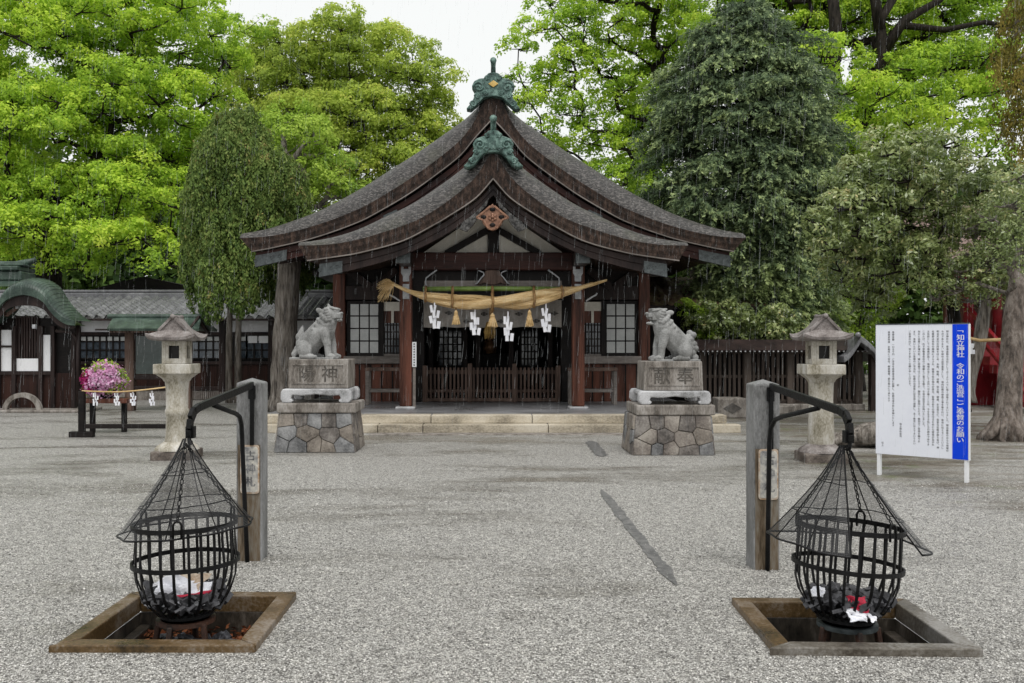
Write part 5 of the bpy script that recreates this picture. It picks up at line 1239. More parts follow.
# ------------------------------------------------------------ flower stand and rope barrier
def stand_post(px, D, label, fx=0.21, fy=0.06):
    t = thing('barrier_post', label, 'barrier post', (XP(px,D), D, 0), 0, 'posts of the rope barrier'); z1 = ZY(391,D)
    MB().box(-0.05,0.05,-0.05,0.05,0.05,z1).build('post', M['black_wood'], t, bev=0.008, local=True)
    MB().box(-fx,fx,-fy,fy,0.0,0.10).build('foot', M['black_wood'], t, bev=0.012, local=True)
    MB().tube([(0,0,z1-0.02),(0,0,z1+0.06)],0.02,8).build('finial', M['red_wood'], t, local=True)
    return t
Dn = 16.4
stand_post(82, Dn, 'dark wooden barrier post with long foot in front of the flowers')
stand_post(174, Dn, 'dark wooden barrier post hidden behind the stone lantern', 0.06, 0.2)
rl = MB().box(XP(82,Dn)+0.05, XP(172,Dn)-0.05, Dn-0.03, Dn+0.03, ZY(428.5,Dn), ZY(424,Dn)).build('barrier_rail', M['black_wood'], bev=0.006)
tag(rl, 'low dark horizontal rail of the rope barrier near the ground', 'rail')
rp = [(82,391),(95,391.5),(117,392),(133,391),(152,389),(172,386.5)]
tag(MB().tube([W(x,y,Dn-0.02) for x,y in rp], 0.014, 6).build('thin_straw_rope', M['straw'], smooth=True), 'thin straw rope stretched in front of the pink flowers', 'rope')
g2 = 'small paper streamers on the thin rope before the flowers'
for px, lb in ((95,'small paper streamer on thin rope, below the dark magenta blossoms'),(117,'small paper streamer on thin rope, below the pale pink blossoms'),(133,'small paper streamer on thin rope, just past the edge of the flower ball'),(152,'small paper streamer on thin rope, closest to the stone lantern')):
    shide(px, 391, 405.5, Dn-0.02, lb, g2, 0.46)
fl = thing('flower_arrangement', 'big ball of pink and magenta flowers on a dark wooden trestle', 'flowers', (XP(104,17.2), 17.2, 0))
Dl = 17.2
MB().box(XP(84,Dl), XP(132,Dl), Dl-0.25, Dl+0.25, ZY(402.5,Dl), ZY(398,Dl)).build('trestle_top', M['red_wood'], fl, bev=0.01)
for px in (88,120):
    for dy_ in (0.2,): MB().box(XP(px,Dl)-0.04, XP(px,Dl)+0.04, Dl+dy_-0.04, Dl+dy_+0.04, 0, ZY(402.5,Dl)).build('trestle_leg', M['black_wood'], fl)
MB().lathe([(0.14,0),(0.2,0.08),(0.16,0.22)], 14, (XP(104,Dl), Dl, ZY(398,Dl))).build('pot', M['black_wood'], fl)
Cn=[];Nn=[];Tn=[];Sn=[]; Cg=[];Ng=[]
for k in range(270):
    d = Vector((random.gauss(0,1),random.gauss(0,1),random.gauss(0,1))).normalized(); px = 104+d.x*17.5; pz = 380-d.z*15.5
    c = Vector((XP(px,Dl), Dl+d.y*0.36, ZY(pz,Dl)))
    left = d.x < -0.3 and d.z < 0.5
    grn = (d.z > 0.62 and random.random() < 0.4) or (abs(d.x) > 0.8 and random.random() < 0.2) or random.random() < 0.06
    for q in range(26):
        o_ = np.array(c)+rng.normal(size=3)*0.038
        if grn: Cg.append(o_+np.array(d)*0.02); Ng.append(np.array(d)*0.6+rng.normal(size=3)*0.6)
        else: Cn.append(o_); Nn.append(np.array(d)+rng.normal(size=3)*0.5); Tn.append((rng.random()*0.25) if (left and k % 5) else 0.3+0.7*rng.random())
off = np.array(fl.location)
o = leaf_quads('blossoms', np.array(Cn)-off, np.array(Nn), 0.04+0.025*rng.random(len(Cn)), 0.8, np.array(Tn), LM['flower']); o.parent = fl
o = leaf_quads('leaves', np.array(Cg)-off, np.array(Ng), 0.05+0.035*rng.random(len(Cg)), 0.45, rng.random(len(Cg)), LM['fresh']); o.parent = fl

M['brown_black'] = mat('dark_brown_boards', (0.012,0.007,0.006), (0.045,0.019,0.014), 4, 0.5, 0.2, 40, stretch=(1.5,1.5,0.08), spec=0.15)
# ------------------------------------------------------------ tiled low building at the back
lb = thing('tiled_building', 'long low white-walled building with grey tiled roof and dark windows', 'building', (-9, 27.5, 0))
Dz = 27.5
def lx(px): return XP(px, Dz)
def lz(py): return ZY(py, Dz)
xl, xr = -17.5, -3.9
def tile_roof(x0, x1, ye, ze, yr_, zr_, pitch, nrow, parent, m_, name='tiled_roof'):
    nx = int((x1-x0)/pitch*8); rows = []
    for j in range(nrow*3+1):
        s = j/(nrow*3); step = (j % 3)/3.0; row = []
        for i in range(nx+1):
            x = x0+(x1-x0)*i/nx; ph = (x/pitch) % 1.0
            h = 0.055*math.sin(2*math.pi*ph)+0.02*math.sin(4*math.pi*ph+0.6)
            row.append((x, lerp(ye,yr_,s), lerp(ze,zr_,s)+h+0.04*(1-step)))
        rows.append(row)
    return MB().grid(rows).build(name, m_, parent, smooth=False)
M['tile'] = mat('wet_grey_roof_tile', (0.055,0.055,0.06), (0.17,0.17,0.18), 4, 0.3, 0.2, 20, c3=(0.34,0.34,0.35), lo=0.3, hi=0.75, spec=0.6)
tr_ = tile_roof(xl, xr, 27.05, ZY(318,27.05), 29.6, ZY(297,29.6), 0.29, 13, lb, M['tile'])
MB().box(xl, xr, 29.45, 29.85, ZY(299,29.6), ZY(293,29.6)).box(xl, xr, 29.5, 29.8, ZY(293,29.6)+0.01, ZY(291.5,29.6)+0.05).build('roof_ridge', M['tile'], tr_, bev=0.03)
MB().box(xl, xr, 27.02, 27.2, ZY(320.6,27.05), ZY(318.6,27.05)).build('eave_board', M['dark_wood'], lb)
MB().add([(xl,29.6,ZY(297,29.6)-0.05),(xr,29.6,ZY(297,29.6)-0.05),(xr,33,ZY(320,29.6)),(xl,33,ZY(320,29.6))],[(0,1,2,3)]).build('rear_roof_slope', M['tile'], lb)
MB().box(xl, xr, Dz, Dz+0.2, lz(333), lz(315)).build('upper_wall', M['white_wall'], lb)
MB().box(xl, xr, Dz-0.01, Dz+0.2, lz(362), lz(333)).build('window_wall', M['black_wood'], lb)
MB().box(xl, xr, Dz-0.06, Dz+0.2, lz(387), lz(364)).build('board_dado', M['brown_black'], lb)
MB().box(xl, xr, Dz-0.08, Dz+0.2, 0.0, lz(390)).build('plinth', M['granite_brown'], lb)
MB().box(xl, xr, Dz-0.10, Dz-0.0, lz(364.5), lz(361.5)).build('sill_beam', M['dark_wood'], lb, bev=0.01)
MB().box(xl, xr, Dz-0.10, Dz-0.0, lz(390.5), lz(386.5)).build('base_beam', M['dark_wood'], lb, bev=0.01)
MB().box(xl, xr, Dz-0.06, Dz-0.0, lz(335.5), lz(332)).build('lintel', M['dark_wood'], lb, bev=0.01)
sl_ = MB()
for px in np.arange(190, 236, 2.1): sl_.box(lx(px)-0.02, lx(px)+0.02, Dz-0.13, Dz-0.082, 0.03, lz(391.5))
sl_.build('plinth_slats', M['grey_wood'], lb)
for px in (-30, 20, 78, 130, 188, 223, 272, 318): MB().box(lx(px)-0.09, lx(px)+0.09, Dz-0.12, Dz+0.05, 0.0, lz(318)).build('post', M['dark_wood'], lb, bev=0.012)
def lwin(a, b, cols, papers=()):
    w_ = MB().box(lx(a), lx(b), Dz-0.045, Dz-0.012, lz(358.5), lz(336)).build('window', M['glass'], lb)
    m_ = MB()
    for i in range(cols+1):
        xx = lerp(lx(a), lx(b), i/cols); m_.box(xx-0.022, xx+0.022, Dz-0.075, Dz-0.046, lz(359), lz(335.5))
    for py in (336, 341.5, 350, 358.5): m_.box(lx(a), lx(b), Dz-0.07, Dz-0.048, lz(py)-0.02, lz(py)+0.02)
    m_.build('frame', M['black_wood'], w_)
    p_ = MB()
    for i in range(cols): p_.box(lerp(lx(a),lx(b),(i+0.12)/cols), lerp(lx(a),lx(b),(i+0.88)/cols), Dz-0.05, Dz-0.0455, lz(341), lz(336.6))
    p_.build('pane', M['paper'], w_)
lwin(81, 127, 7); lwin(192, 221, 4); lwin(240, 247, 1); lwin(247, 270, 3)
for a, b in ((249,258),(259.5,269)): MB().box(lx(a), lx(b), Dz-0.09, Dz-0.08, lz(343), lz(336)).build('half_curtain', M['white_wall'], lb)
# little copper-roofed notice gate in front of it
ng = thing('roofed_notice_stand', 'roofed wooden stand with green copper roof before the low tiled building', 'roofed stand', (XP(155,23), 23, 0))
Dg = 23.0
rows = []
for s_, z in ((0,0),(0.33,0.03),(0.66,0.09),(1,0.2)): rows.append([(XP(lerp(107,113,s_),Dg-0.75+0.75*s_), Dg-0.75+0.75*s_, ZY(328.5,Dg-0.75)+ (ZY(317,Dg)-ZY(328.5,Dg-0.75))*s_), (XP(lerp(199,201,s_),Dg-0.75+0.75*s_), Dg-0.75+0.75*s_, ZY(328.5,Dg-0.75)+(ZY(317,Dg)-ZY(328.5,Dg-0.75))*s_)])
rf = MB().grid(rows); rf.grid([[(x, 2*Dg-y, z) for x,y,z in reversed(r)] for r in rows])
ro = rf.build('copper_roof', M['copper_roof'], ng); ro.modifiers.new('thick','SOLIDIFY').thickness = 0.06
MB().tube([(XP(108,Dg),Dg,ZY(316.5,Dg)),(XP(203,Dg),Dg,ZY(316.5,Dg))],0.06,8).build('ridge', M['copper_roof'], ro, local=False)
MB().box(XP(107,Dg), XP(199,Dg), Dg-0.7, Dg-0.64, ZY(330.5,Dg-0.7), ZY(328.8,Dg-0.7)).build('eave_beam', M['dark_wood'], ng)
rt = MB()
for px in np.arange(122, 198, 3.4): rt.box(XP(px,Dg)-0.03, XP(px,Dg)+0.03, Dg-0.7, Dg+0.6, ZY(332.5,Dg-0.7), ZY(330.6,Dg-0.7))
rt.build('rafters', M['brown_wood'], ng)
for sg in (-1,1): MB().bar((XP(201,Dg)-0.03, Dg+sg*0.72, ZY(331,Dg-0.7)), (XP(201,Dg)-0.03, Dg+sg*0.02, ZY(318.5,Dg)), 0.06, 0.16).build('bargeboard', M['dark_wood'], ng)
for px in (130.5, 187): MB().box(XP(px,Dg)-0.11, XP(px,Dg)+0.11, Dg-0.1, Dg+0.1, 0, ZY(325,Dg)).build('post', M['brown_wood'], ng, bev=0.015)
MB().box(XP(136,Dg), XP(182,Dg), Dg-0.02, Dg+0.04, ZY(374,Dg), ZY(336,Dg)).build('glazed_board', mat('dark_green_board', (0.015,0.028,0.024), (0.035,0.055,0.05), 2, 0.15, 0, 10, spec=0.7), ng)
for a, b in ((332,336),(375,379.5),(386,389)): MB().box(XP(126,Dg), XP(192,Dg), Dg-0.07, Dg+0.07, ZY(b,Dg), ZY(a,Dg)).build('cross_beam', M['dark_wood'], ng, bev=0.01)
# black roof rising behind
bk = thing('dark_gabled_building', 'black gabled roof rising behind the long tiled roof', 'building', (XP(140,35), 35, 0))
MB().prism(poly_px([(72,300),(76,293),(140,277),(146,277),(215,292),(222,300)], 34), 34, 40).build('roof', M['black_wood'], bk, fixn=True)
MB().box(XP(80,34), XP(214,34), 34.4, 39.5, 0, ZY(298,34)).build('wall', M['black_wood'], bk)

# ------------------------------------------------------------ gatehouse with the cusped copper gable
gh = thing('cusped_gable_hall', 'dark wooden hall with curved green copper cusped gable and white panels', 'hall', (XP(10,24), 24, 0))
Dk = 22.2; kc = 23
kp = [(0,287.5),(8,289),(15,292),(21,296.5),(26,304),(34,313),(43.6,319.5),(52,321.3)]
def kz(dx): return ZY(smooth_interp(kp, min(abs(dx),52)), Dk)
dxs = np.linspace(-52, 52, 53)
rows = []
for j in range(7):
    t_ = j/6; yy = Dk+0.7*(1-math.cos(t_*math.pi/2)); w_ = math.sin(t_*math.pi/2)
    rows.append([(XP(kc+d,Dk), yy, kz(d)+w_*(0.27*max(0,1-(abs(d)/54)**2))+0.0) for d in dxs])
for j in range(1,3): rows.append([(x, Dk+0.7+j*0.12, z) for x,y,z in rows[6]])
kr = MB().grid(rows).build('copper_roof', M['copper_roof'], gh, smooth=True)
rd = MB()
for d in np.linspace(-50, 50, 40):
    rd.tube([(XP(kc+d,Dk), y, float(np.interp(d, dxs, [p[2] for p in r]))+0.012) for r, y in [(r, r[0][1]) for r in rows]], 0.004, 4)
rd.build('standing_seam', M['copper_roof'], kr, smooth=True)
e = MB(); th = 0.17
e.grid([[(XP(kc+d,Dk), Dk+0.0, kz(d)-th*(0.55+0.45*math.cos(d/52*1.5))) for d in dxs], [(XP(kc+d,Dk), Dk-0.012, kz(d)-0.03) for d in dxs], [(XP(kc+d,Dk), Dk-0.012, kz(d)+0.012) for d in dxs]])
e.grid([[(XP(kc+d,Dk), Dk+0.95, kz(d)-th*(0.55+0.45*math.cos(d/52*1.5))) for d in dxs], [(XP(kc+d,Dk), Dk, kz(d)-th*(0.55+0.45*math.cos(d/52*1.5))) for d in dxs]])
e.build('copper_verge', M['copper_roof'], kr)
b2 = MB(); b2.grid([[(XP(kc+d*0.97,Dk), Dk+0.1, kz(d)-0.12-0.30*max(0.0,1-abs(d)/53)**0.6) for d in dxs], [(XP(kc+d*0.97,Dk), Dk+0.1, kz(d)-0.12) for d in dxs]])
b2.build('cusped_bargeboard', M['dark_wood'], gh)
# upper ridge stack
MB().box(-14.5, XP(27,25), 24.7, 25.5, ZY(281,25), ZY(272,25)).box(-14.5, XP(25,25), 24.6, 25.6, ZY(271.5,25), ZY(267,25)).box(-14.5, XP(28,25), 24.75, 25.45, ZY(266.6,25), ZY(264.2,25)).build('ridge_stack', M['copper_roof'], gh, bev=0.03)
MB().tube([(-14.5,25.1,ZY(264.5,25)),(XP(14,25),25.1,ZY(264.5,25)),(XP(25,25),25.1,ZY(262.5,25)),(XP(34,25),25.1,ZY(259.5,25))],[0.1,0.1,0.1,0.06],10).build('ridge_tip', M['copper_roof'], gh, smooth=True)
MB().add([(-14.5,25.1,ZY(279,25)),(XP(26,25),25.1,ZY(279,25)),(XP(40,25),23.4,ZY(290,25)),(-14.5,23.4,ZY(290,25))],[(0,1,2,3)]).build('upper_roof_slope', M['copper_roof'], gh)
Dh = 23.0
def hx_(px): return XP(px, Dh)
def hz(py): return ZY(py, Dh)
MB().box(-14.5, hx_(72), Dh, Dh+0.5, 0.0, hz(318)).build('wall', M['black_wood'], gh)
MB().box(-14.5, hx_(76), Dh-0.05, Dh, 0.05, hz(373)).build('board_dado', M['brown_black'], gh)
for a, b, c, d in ((-20,14,330,345.5),(2,14,347.5,371),(17.5,41.5,358.5,371),(43.5,53,335,371)):
    MB().box(hx_(a), hx_(b), Dh-0.06, Dh-0.01, hz(d), hz(c)).build('plaster_panel', M['white_wall'], gh)
for px in (0.5, 15.8, 42.4, 54.5, 75): MB().box(hx_(px)-0.05, hx_(px)+0.05, Dh-0.12, Dh+0.02, 0, hz(326)).build('post', M['dark_wood'], gh, bev=0.01)
MB().box(hx_(-20), hx_(56), Dh-0.11, Dh-0.0, hz(374.5), hz(371.5)).build('sill_beam', M['dark_wood'], gh)
MB().box(hx_(-20), hx_(16), Dh-0.11, Dh-0.0, hz(347.4), hz(345.4)).build('sill_beam', M['dark_wood'], gh)
lt = MB()
for px in np.arange(18, 41, 2.6): lt.box(hx_(px)-0.018, hx_(px)+0.018, Dh-0.07, Dh-0.0, hz(358), hz(316))
lt.build('lattice', M['dark_wood'], gh)
MB().bar((hx_(5),Dh-0.5,hz(306)),(hx_(17),Dh-0.5,hz(316)),0.05,0.08).bar((hx_(17),Dh-0.5,hz(316)),(hx_(28),Dh-0.5,hz(308)),0.05,0.08).build('bracket_edge', M['brown_wood'], gh)
MB().rbox((hx_(44.5),Dh-0.5,hz(327)),(0.08,0.1,0.1)).rbox((hx_(28),Dh-0.5,hz(308)),(0.07,0.1,0.08)).build('beam_end', M['pale_metal'], gh, bev=0.01)
MB().tube([W(56,331,Dh-0.4), W(70,332,Dh-0.4), W(76,338,Dh-0.4), W(78,350,Dh-0.4)], 0.035, 8).tube([W(78,325,Dh-0.4), W(78,402,Dh-0.4)], 0.045, 8).build('downpipe', M['dark_wood'], gh, smooth=True)
# low arched stone at the foot of the wall
ar = MB(); 
def arc_pts(r0, zc=0.0): return [(hx_(34)+r0*1.0*math.cos(a), zc+r0*math.sin(a)) for a in np.linspace(0, math.pi, 22)]
ar.prism(arc_pts(0.47)+list(reversed(arc_pts(0.36))), Dh-0.62, Dh-0.50)
tag(ar.build('arched_stone', M['granite_brown'], fixn=True), 'pale arched stone at the foot of the cusped gable hall', 'stone arch')
tag(MB().box(-14, XP(80,22.2), 22.2, 23.5, 0.0, 0.07).build('kerb', M['granite_brown'], bev=0.02), kind='structure')

# ------------------------------------------------------------ slatted fence, stone blocks, small buildings to the east
fe = thing('slatted_fence', 'dark slatted wooden fence with a plank cap behind the lantern', 'fence', (7, 23.3, 0))
De = 23.3
def ex(px): return XP(px, De)
def ez(py): return ZY(py, De)
sm = MB(); px = 690
while px < 860:
    w_ = random.uniform(2.4,3.2); sm.box(ex(px), ex(px+w_), De-0.02+random.uniform(-.006,.006), De+0.01, ez(401), ez(351.5)); px += w_+random.uniform(1.7,2.4)
sm.build('slats', M['fence_wood'], fe, bev=0.004)
MB().box(ex(690), ex(861), De+0.30, De+0.33, ez(402), ez(352)).build('backing', M['black_wood'], fe)
for a, b, dy_ in ((350.5,354,0.06),(399.5,403.5,0.07),(375,378,0.0)):
    MB().box(ex(688), ex(862), De+0.012, De+0.05+dy_, ez(b), ez(a)).build('rail', M['fence_wood'], fe, bev=0.01)
for px in (702, 747, 790, 833, 858): MB().box(ex(px)-0.09, ex(px)+0.09, De-0.08, De+0.14, 0.1, ez(347)).build('post', M['fence_wood'], fe, bev=0.012)
MB().add([(ex(686),De-0.42,ez(350)),(ex(864),De-0.42,ez(350)),(ex(864),De+0.05,ez(339.5)),(ex(686),De+0.05,ez(339.5)),(ex(864),De+0.52,ez(350)),(ex(686),De+0.52,ez(350))],[(0,1,2,3),(3,2,4,5)]).build('cap_roof', M['dark_wood'], fe).modifiers.new('thick','SOLIDIFY').thickness = 0.05
rt = MB(); 
for px in np.arange(690, 862, 4.6): rt.rbox((ex(px), De-0.43, ez(351.2)), (0.035,0.03,0.03))
rt.build('rafter_ends', M['granite_pale'], fe)
MB().box(ex(688), ex(862), De-0.2, De+0.3, 0.0, ez(403.6)).build('footing', M['granite_brown'], fe, bev=0.02)
# cusped little roof closing the fence
cp_ = [(-17,356),(-12,353),(-7,347),(0,336),(7,341),(13,347),(18,356)]
fr = MB(); top_ = [(XP(858+x,22.8), ZY(y,22.8)) for x,y in cp_]
fr.prism(top_+[(x, z-0.16) for x, z in reversed(top_)], 22.6, 24.2)
fr.build('end_roof', M['tile'], fe, bev=0.02, fixn=True)
MB().tube([W(858,335,22.5), W(858,335,24.2)], 0.07, 8).build('end_ridge', M['tile'], fe, smooth=True)
MB().box(XP(873,22.9)-0.08, XP(873,22.9)+0.08, 22.8, 23.0, 0, ZY(352,22.9)).build('end_post', M['dark_wood'], fe)
for (a, b, z0, z1, D_, lb_) in ((718,747,0.0,0.44,20.6,'square carved stone block beside the lion-dog pedestal with open mouth'),(748,764,0.0,0.22,21.4,'small plain stone block partly behind the grey stone post'),(764,795,0.0,0.20,21.8,'long flat stone block at the foot of the slatted fence')):
    t = MB().box(XP(a,D_), XP(b,D_), D_, D_+0.6, z0, z1).build('stone_block', M['granite_brown'], bev=0.03)
    tag(t, lb_, 'stone block')
    if a == 718:
        c = ((XP(a,D_)+XP(b,D_))/2, 0.22)
        MB().prism([(c[0]-0.2,c[1]),(c[0],c[1]-0.12),(c[0]+0.2,c[1]),(c[0],c[1]+0.12)], D_-0.012, D_+0.02).build('carved_lozenge', M['mortar'], t, fixn=True)
# leaf-covered roof behind the fence
lr = thing('leaf_roofed_shed', 'shed with leaf-covered mossy roof behind the slatted fence', 'shed', (XP(690,27), 27, 0))
rows = []
for j in range(15):
    s_ = j/14; row = []
    for i in range(41):
        px = lerp(630, 752, i/40); y_ = lerp(25.5, 28.5, s_); z_ = ZY(305,25.5)+(ZY(277,28.5)-ZY(305,25.5))*s_ + 0.05*math.sin(i*1.3+j)*math.sin(j*0.9) + random.uniform(-0.03,0.03)
        row.append((XP(px,27), y_, z_))
    rows.append(row)
MB().grid(rows).build('roof', M['leaf_roof'], lr, smooth=True)
MB().box(XP(632,27), XP(750,27), 26.2, 29.5, 0, ZY(303,26.2)).build('wall', M['black_wood'], lr)
MB().box(XP(630,27), XP(752,27), 25.45, 25.6, ZY(309,25.5), ZY(305.5,25.5)).build('eave', M['dark_wood'], lr)
# red hall among the trees
rh = thing('red_painted_hall', 'dark red painted hall with broad steps behind the trees', 'hall', (XP(1010,25), 25, 0))
Dq = 25.0
for k in range(7):
    z1 = 0.25+k*0.21; y0_ = 22.4+k*0.34
    MB().box(XP(968,Dq)+0.1, XP(1120,Dq), y0_, y0_+0.36, z1-0.21 if k else 0.0, z1).build('step', M['red_paint'], rh, bev=0.01)
MB().box(XP(960,Dq), XP(1130,Dq), 21.9, 22.39, 0.0, 0.12).build('base_slab', M['granite_brown'], rh)
MB().box(XP(968,Dq), XP(1130,Dq), 25.2, 30, 0.0, 1.7).build('platform', M['red_paint'], rh)
MB().box(XP(972,Dq), XP(1130,Dq), 26.5, 26.6, 1.7, 4.4).build('wall', M['red_wood'], rh)
for px in (974, 1003, 1040, 1080): MB().tube([(XP(px,Dq), 25.3, 1.7), (XP(px,Dq), 25.3, 4.1)], 0.13, 12).build('column', M['red_paint'], rh, smooth=True)
MB().box(XP(960,Dq), XP(1130,Dq), 25.15, 25.45, ZY(278,Dq), ZY(266,Dq)).build('red_beam', M['red_paint'], rh)
MB().bar((XP(972,Dq),22.5,0.9),(XP(972,Dq),25.2,2.6),0.1,0.1).bar((XP(972,Dq),22.5,0.45),(XP(972,Dq),25.2,2.15),0.08,0.08).build('stair_rail', M['red_paint'], rh)
rows = [[(XP(925,Dq)-0.0, 23.6, ZY(262,23.6)), (XP(1150,Dq), 23.6, ZY(262,23.6))], [(XP(935,Dq), 25.5, ZY(244,25.5)), (XP(1150,Dq), 25.5, ZY(244,25.5))], [(XP(945,Dq), 28.5, ZY(205,28.5)), (XP(1150,Dq), 28.5, ZY(205,28.5))]]
MB().grid(rows).build('roof', M['pink_roof'], rh).modifiers.new('thick','SOLIDIFY').thickness = 0.2
tag(MB().tube([W(958,334,17.0), W(968,338,17.0), W(980,340.5,17.0), W(1003,339.5,17.0)], 0.03, 8).build('thin_straw_rope', M['straw'], smooth=True), 'thin straw rope tied between the trees beside the notice board', 'rope')
shide(970.5,338,354,17.0,'white paper streamer on the rope between trees near the notice board',None,0.8)

# ------------------------------------------------------------ trees
def px_env(D, lumps):
    """lumps given as (px, py, half width px, half height px, depth offset, depth radius scale) -> world ellipsoids"""
    out = []
    for px, py, rx, ry, dy, ds in lumps:
        d = D+dy; c = W(px, py, d); out.append((np.array(c), np.array([rx/F*d, rx/F*d*ds, ry/F*d])))
    return out
def clump_centres(env, n, rmin, shell=0.4, seed=0, tries=60):
    r_ = np.random.default_rng(seed); vol = np.array([e[1].prod() for e in env])**0.7; vol /= vol.sum()
    pts = []
    for _ in range(n*tries):
        k = r_.choice(len(env), p=vol); c, r = env[k]
        d = r_.normal(size=3); d /= np.linalg.norm(d); q = r_.random()**(1/3); 
        if q < shell: continue
        p = c + d*r*q
        if d[1] > 0.55 and r_.random() < 0.7: continue           # far side is never seen from the forecourt
        ok = all(np.sum(((p-x)/rmin)**2) > 1 for x in pts)
        if ok:
            pts.append(p)
            if len(pts) >= n: break
    return np.array(pts)
def limbs(start, targets, r0, seed=0, lift=0.35, rmin=0.015):
    """grow limbs from a trunk polyline to every clump; each limb thickens with what it carries"""
    r_ = random.Random(seed)
    nodes = [np.array(p, float) for p in start]; par = [i-1 for i in range(len(nodes))]; w = [0.0]*len(nodes)
    top = nodes[-1]
    order = sorted(range(len(targets)), key=lambda i: np.linalg.norm(targets[i]-top))
    for i in order:
        t = targets[i]; best = None; bd = 1e9
        for k in range(max(1, len(start)//3), len(nodes)):
            d = t-nodes[k]; L = np.linalg.norm(d)
            cost = L*(1.0+0.8*max(0, -d[2]/max(L,1e-6)))
            if cost < bd: bd, best = cost, k
        a = nodes[best]; L = np.linalg.norm(t-a); m = max(2, int(L/0.7)+1); prev = best
        bend = np.array([r_.gauss(0,1), r_.gauss(0,1), r_.gauss(0,0.6)])*L*0.10
        for q in range(1, m+1):
            s_ = q/m; p = a+(t-a)*s_ + bend*math.sin(s_*math.pi) + np.array([0,0,-lift*L*0.25*math.sin(s_*math.pi)]) + np.array([r_.gauss(0,1),r_.gauss(0,1),r_.gauss(0,1)])*0.05*min(L,1.5)*(1 if q < m else 0)
            nodes.append(p); par.append(prev); w.append(0.0); prev = len(nodes)-1
        w[prev] += 1
    tot = list(w)
    for i in range(len(nodes)-1, 0, -1):
        if par[i] >= 0: tot[par[i]] += tot[i]
    mx = max(tot); rad = [max(rmin, r0*(t/mx)**0.48) for t in tot]
    return nodes, par, rad
def limb_mesh(nodes, par, rad, n0, n=6):
    mb = MB(); kids = {}
    for i, p in enumerate(par): kids.setdefault(p, []).append(i)
    for i in range(len(nodes)):
        p = par[i]
        if p < 0: continue
        cont = kids.get(i)
        if p < n0 and i < n0: continue
        # start chains only at branch beginnings
        if p >= 0 and (p < n0 or kids[p][0] != i):
            ch = [p, i]; cur = i
            while kids.get(cur): cur = kids[cur][0]; ch.append(cur)
            rr = [rad[k] for k in ch]; rr[0] = min(rr[0], rr[1]*1.25)
            mb.tube([nodes[k] for k in ch], rr, n)
    return mb
def puffs(centres, rad, tufts, leaves, flat=0.6, seed=0, tuft_r=0.30, size=(0.10,0.16), up=0.8, low=-0.25, tz=0.8):
    """every clump is a cushion of rounded tufts; the leaves shingle over each tuft"""
    r_ = np.random.default_rng(seed); Cn=[]; Nn=[]; Tn=[]
    for c in centres:
        R_ = rad*(0.65+0.6*r_.random()); ct = r_.random()*0.36-0.14
        z = low+(1-low)*r_.random(tufts)**0.8; a = r_.random(tufts)*6.283; h = np.sqrt(np.maximum(0,1-z*z))
        d = np.stack([h*np.cos(a), h*np.sin(a), z], 1); rr = R_*(0.6+0.45*r_.random((tufts,1))**0.6)
        t = c + d*rr*np.array([1,1,flat])
        tr = tuft_r*(0.6+0.8*r_.random((tufts,1,1)))
        e = r_.normal(size=(tufts,leaves,3)) + (d*0.7+np.array([0,0,0.45]))[:,None,:]
        e /= np.linalg.norm(e, axis=2, keepdims=True)
        p = t[:,None,:]+e*tr*(0.55+0.55*r_.random((tufts,leaves,1)))*np.array([1,1,tz])
        nn = e*1.0 + r_.normal(size=p.shape)*0.38 + np.array([0,0,0.25])
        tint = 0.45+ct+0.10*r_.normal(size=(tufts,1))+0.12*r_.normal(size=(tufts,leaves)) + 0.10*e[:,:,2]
        Cn.append(p.reshape(-1,3)); Nn.append(nn.reshape(-1,3)); Tn.append(tint.reshape(-1))
    Cn = np.concatenate(Cn); Nn = np.concatenate(Nn); Tn = np.clip(np.concatenate(Tn),0,1)
    return Cn, Nn, Tn, size[0]+(size[1]-size[0])*r_.random(len(Cn))**1.4
def add_crown(parent, Cn, Nn, Tn, S, m_, aspect=0.6, name='crown', along=None):
    off = np.array(parent.location)
    o = leaf_quads(name, Cn-off, Nn, S, aspect, Tn, m_, fold=0.15, along=along); o.parent = parent; return o
def trunk_pts(pxs, D, dys=None): return [W(x, y, D+(dys[i] if dys else 0)) for i, (x, y) in enumerate(pxs)]
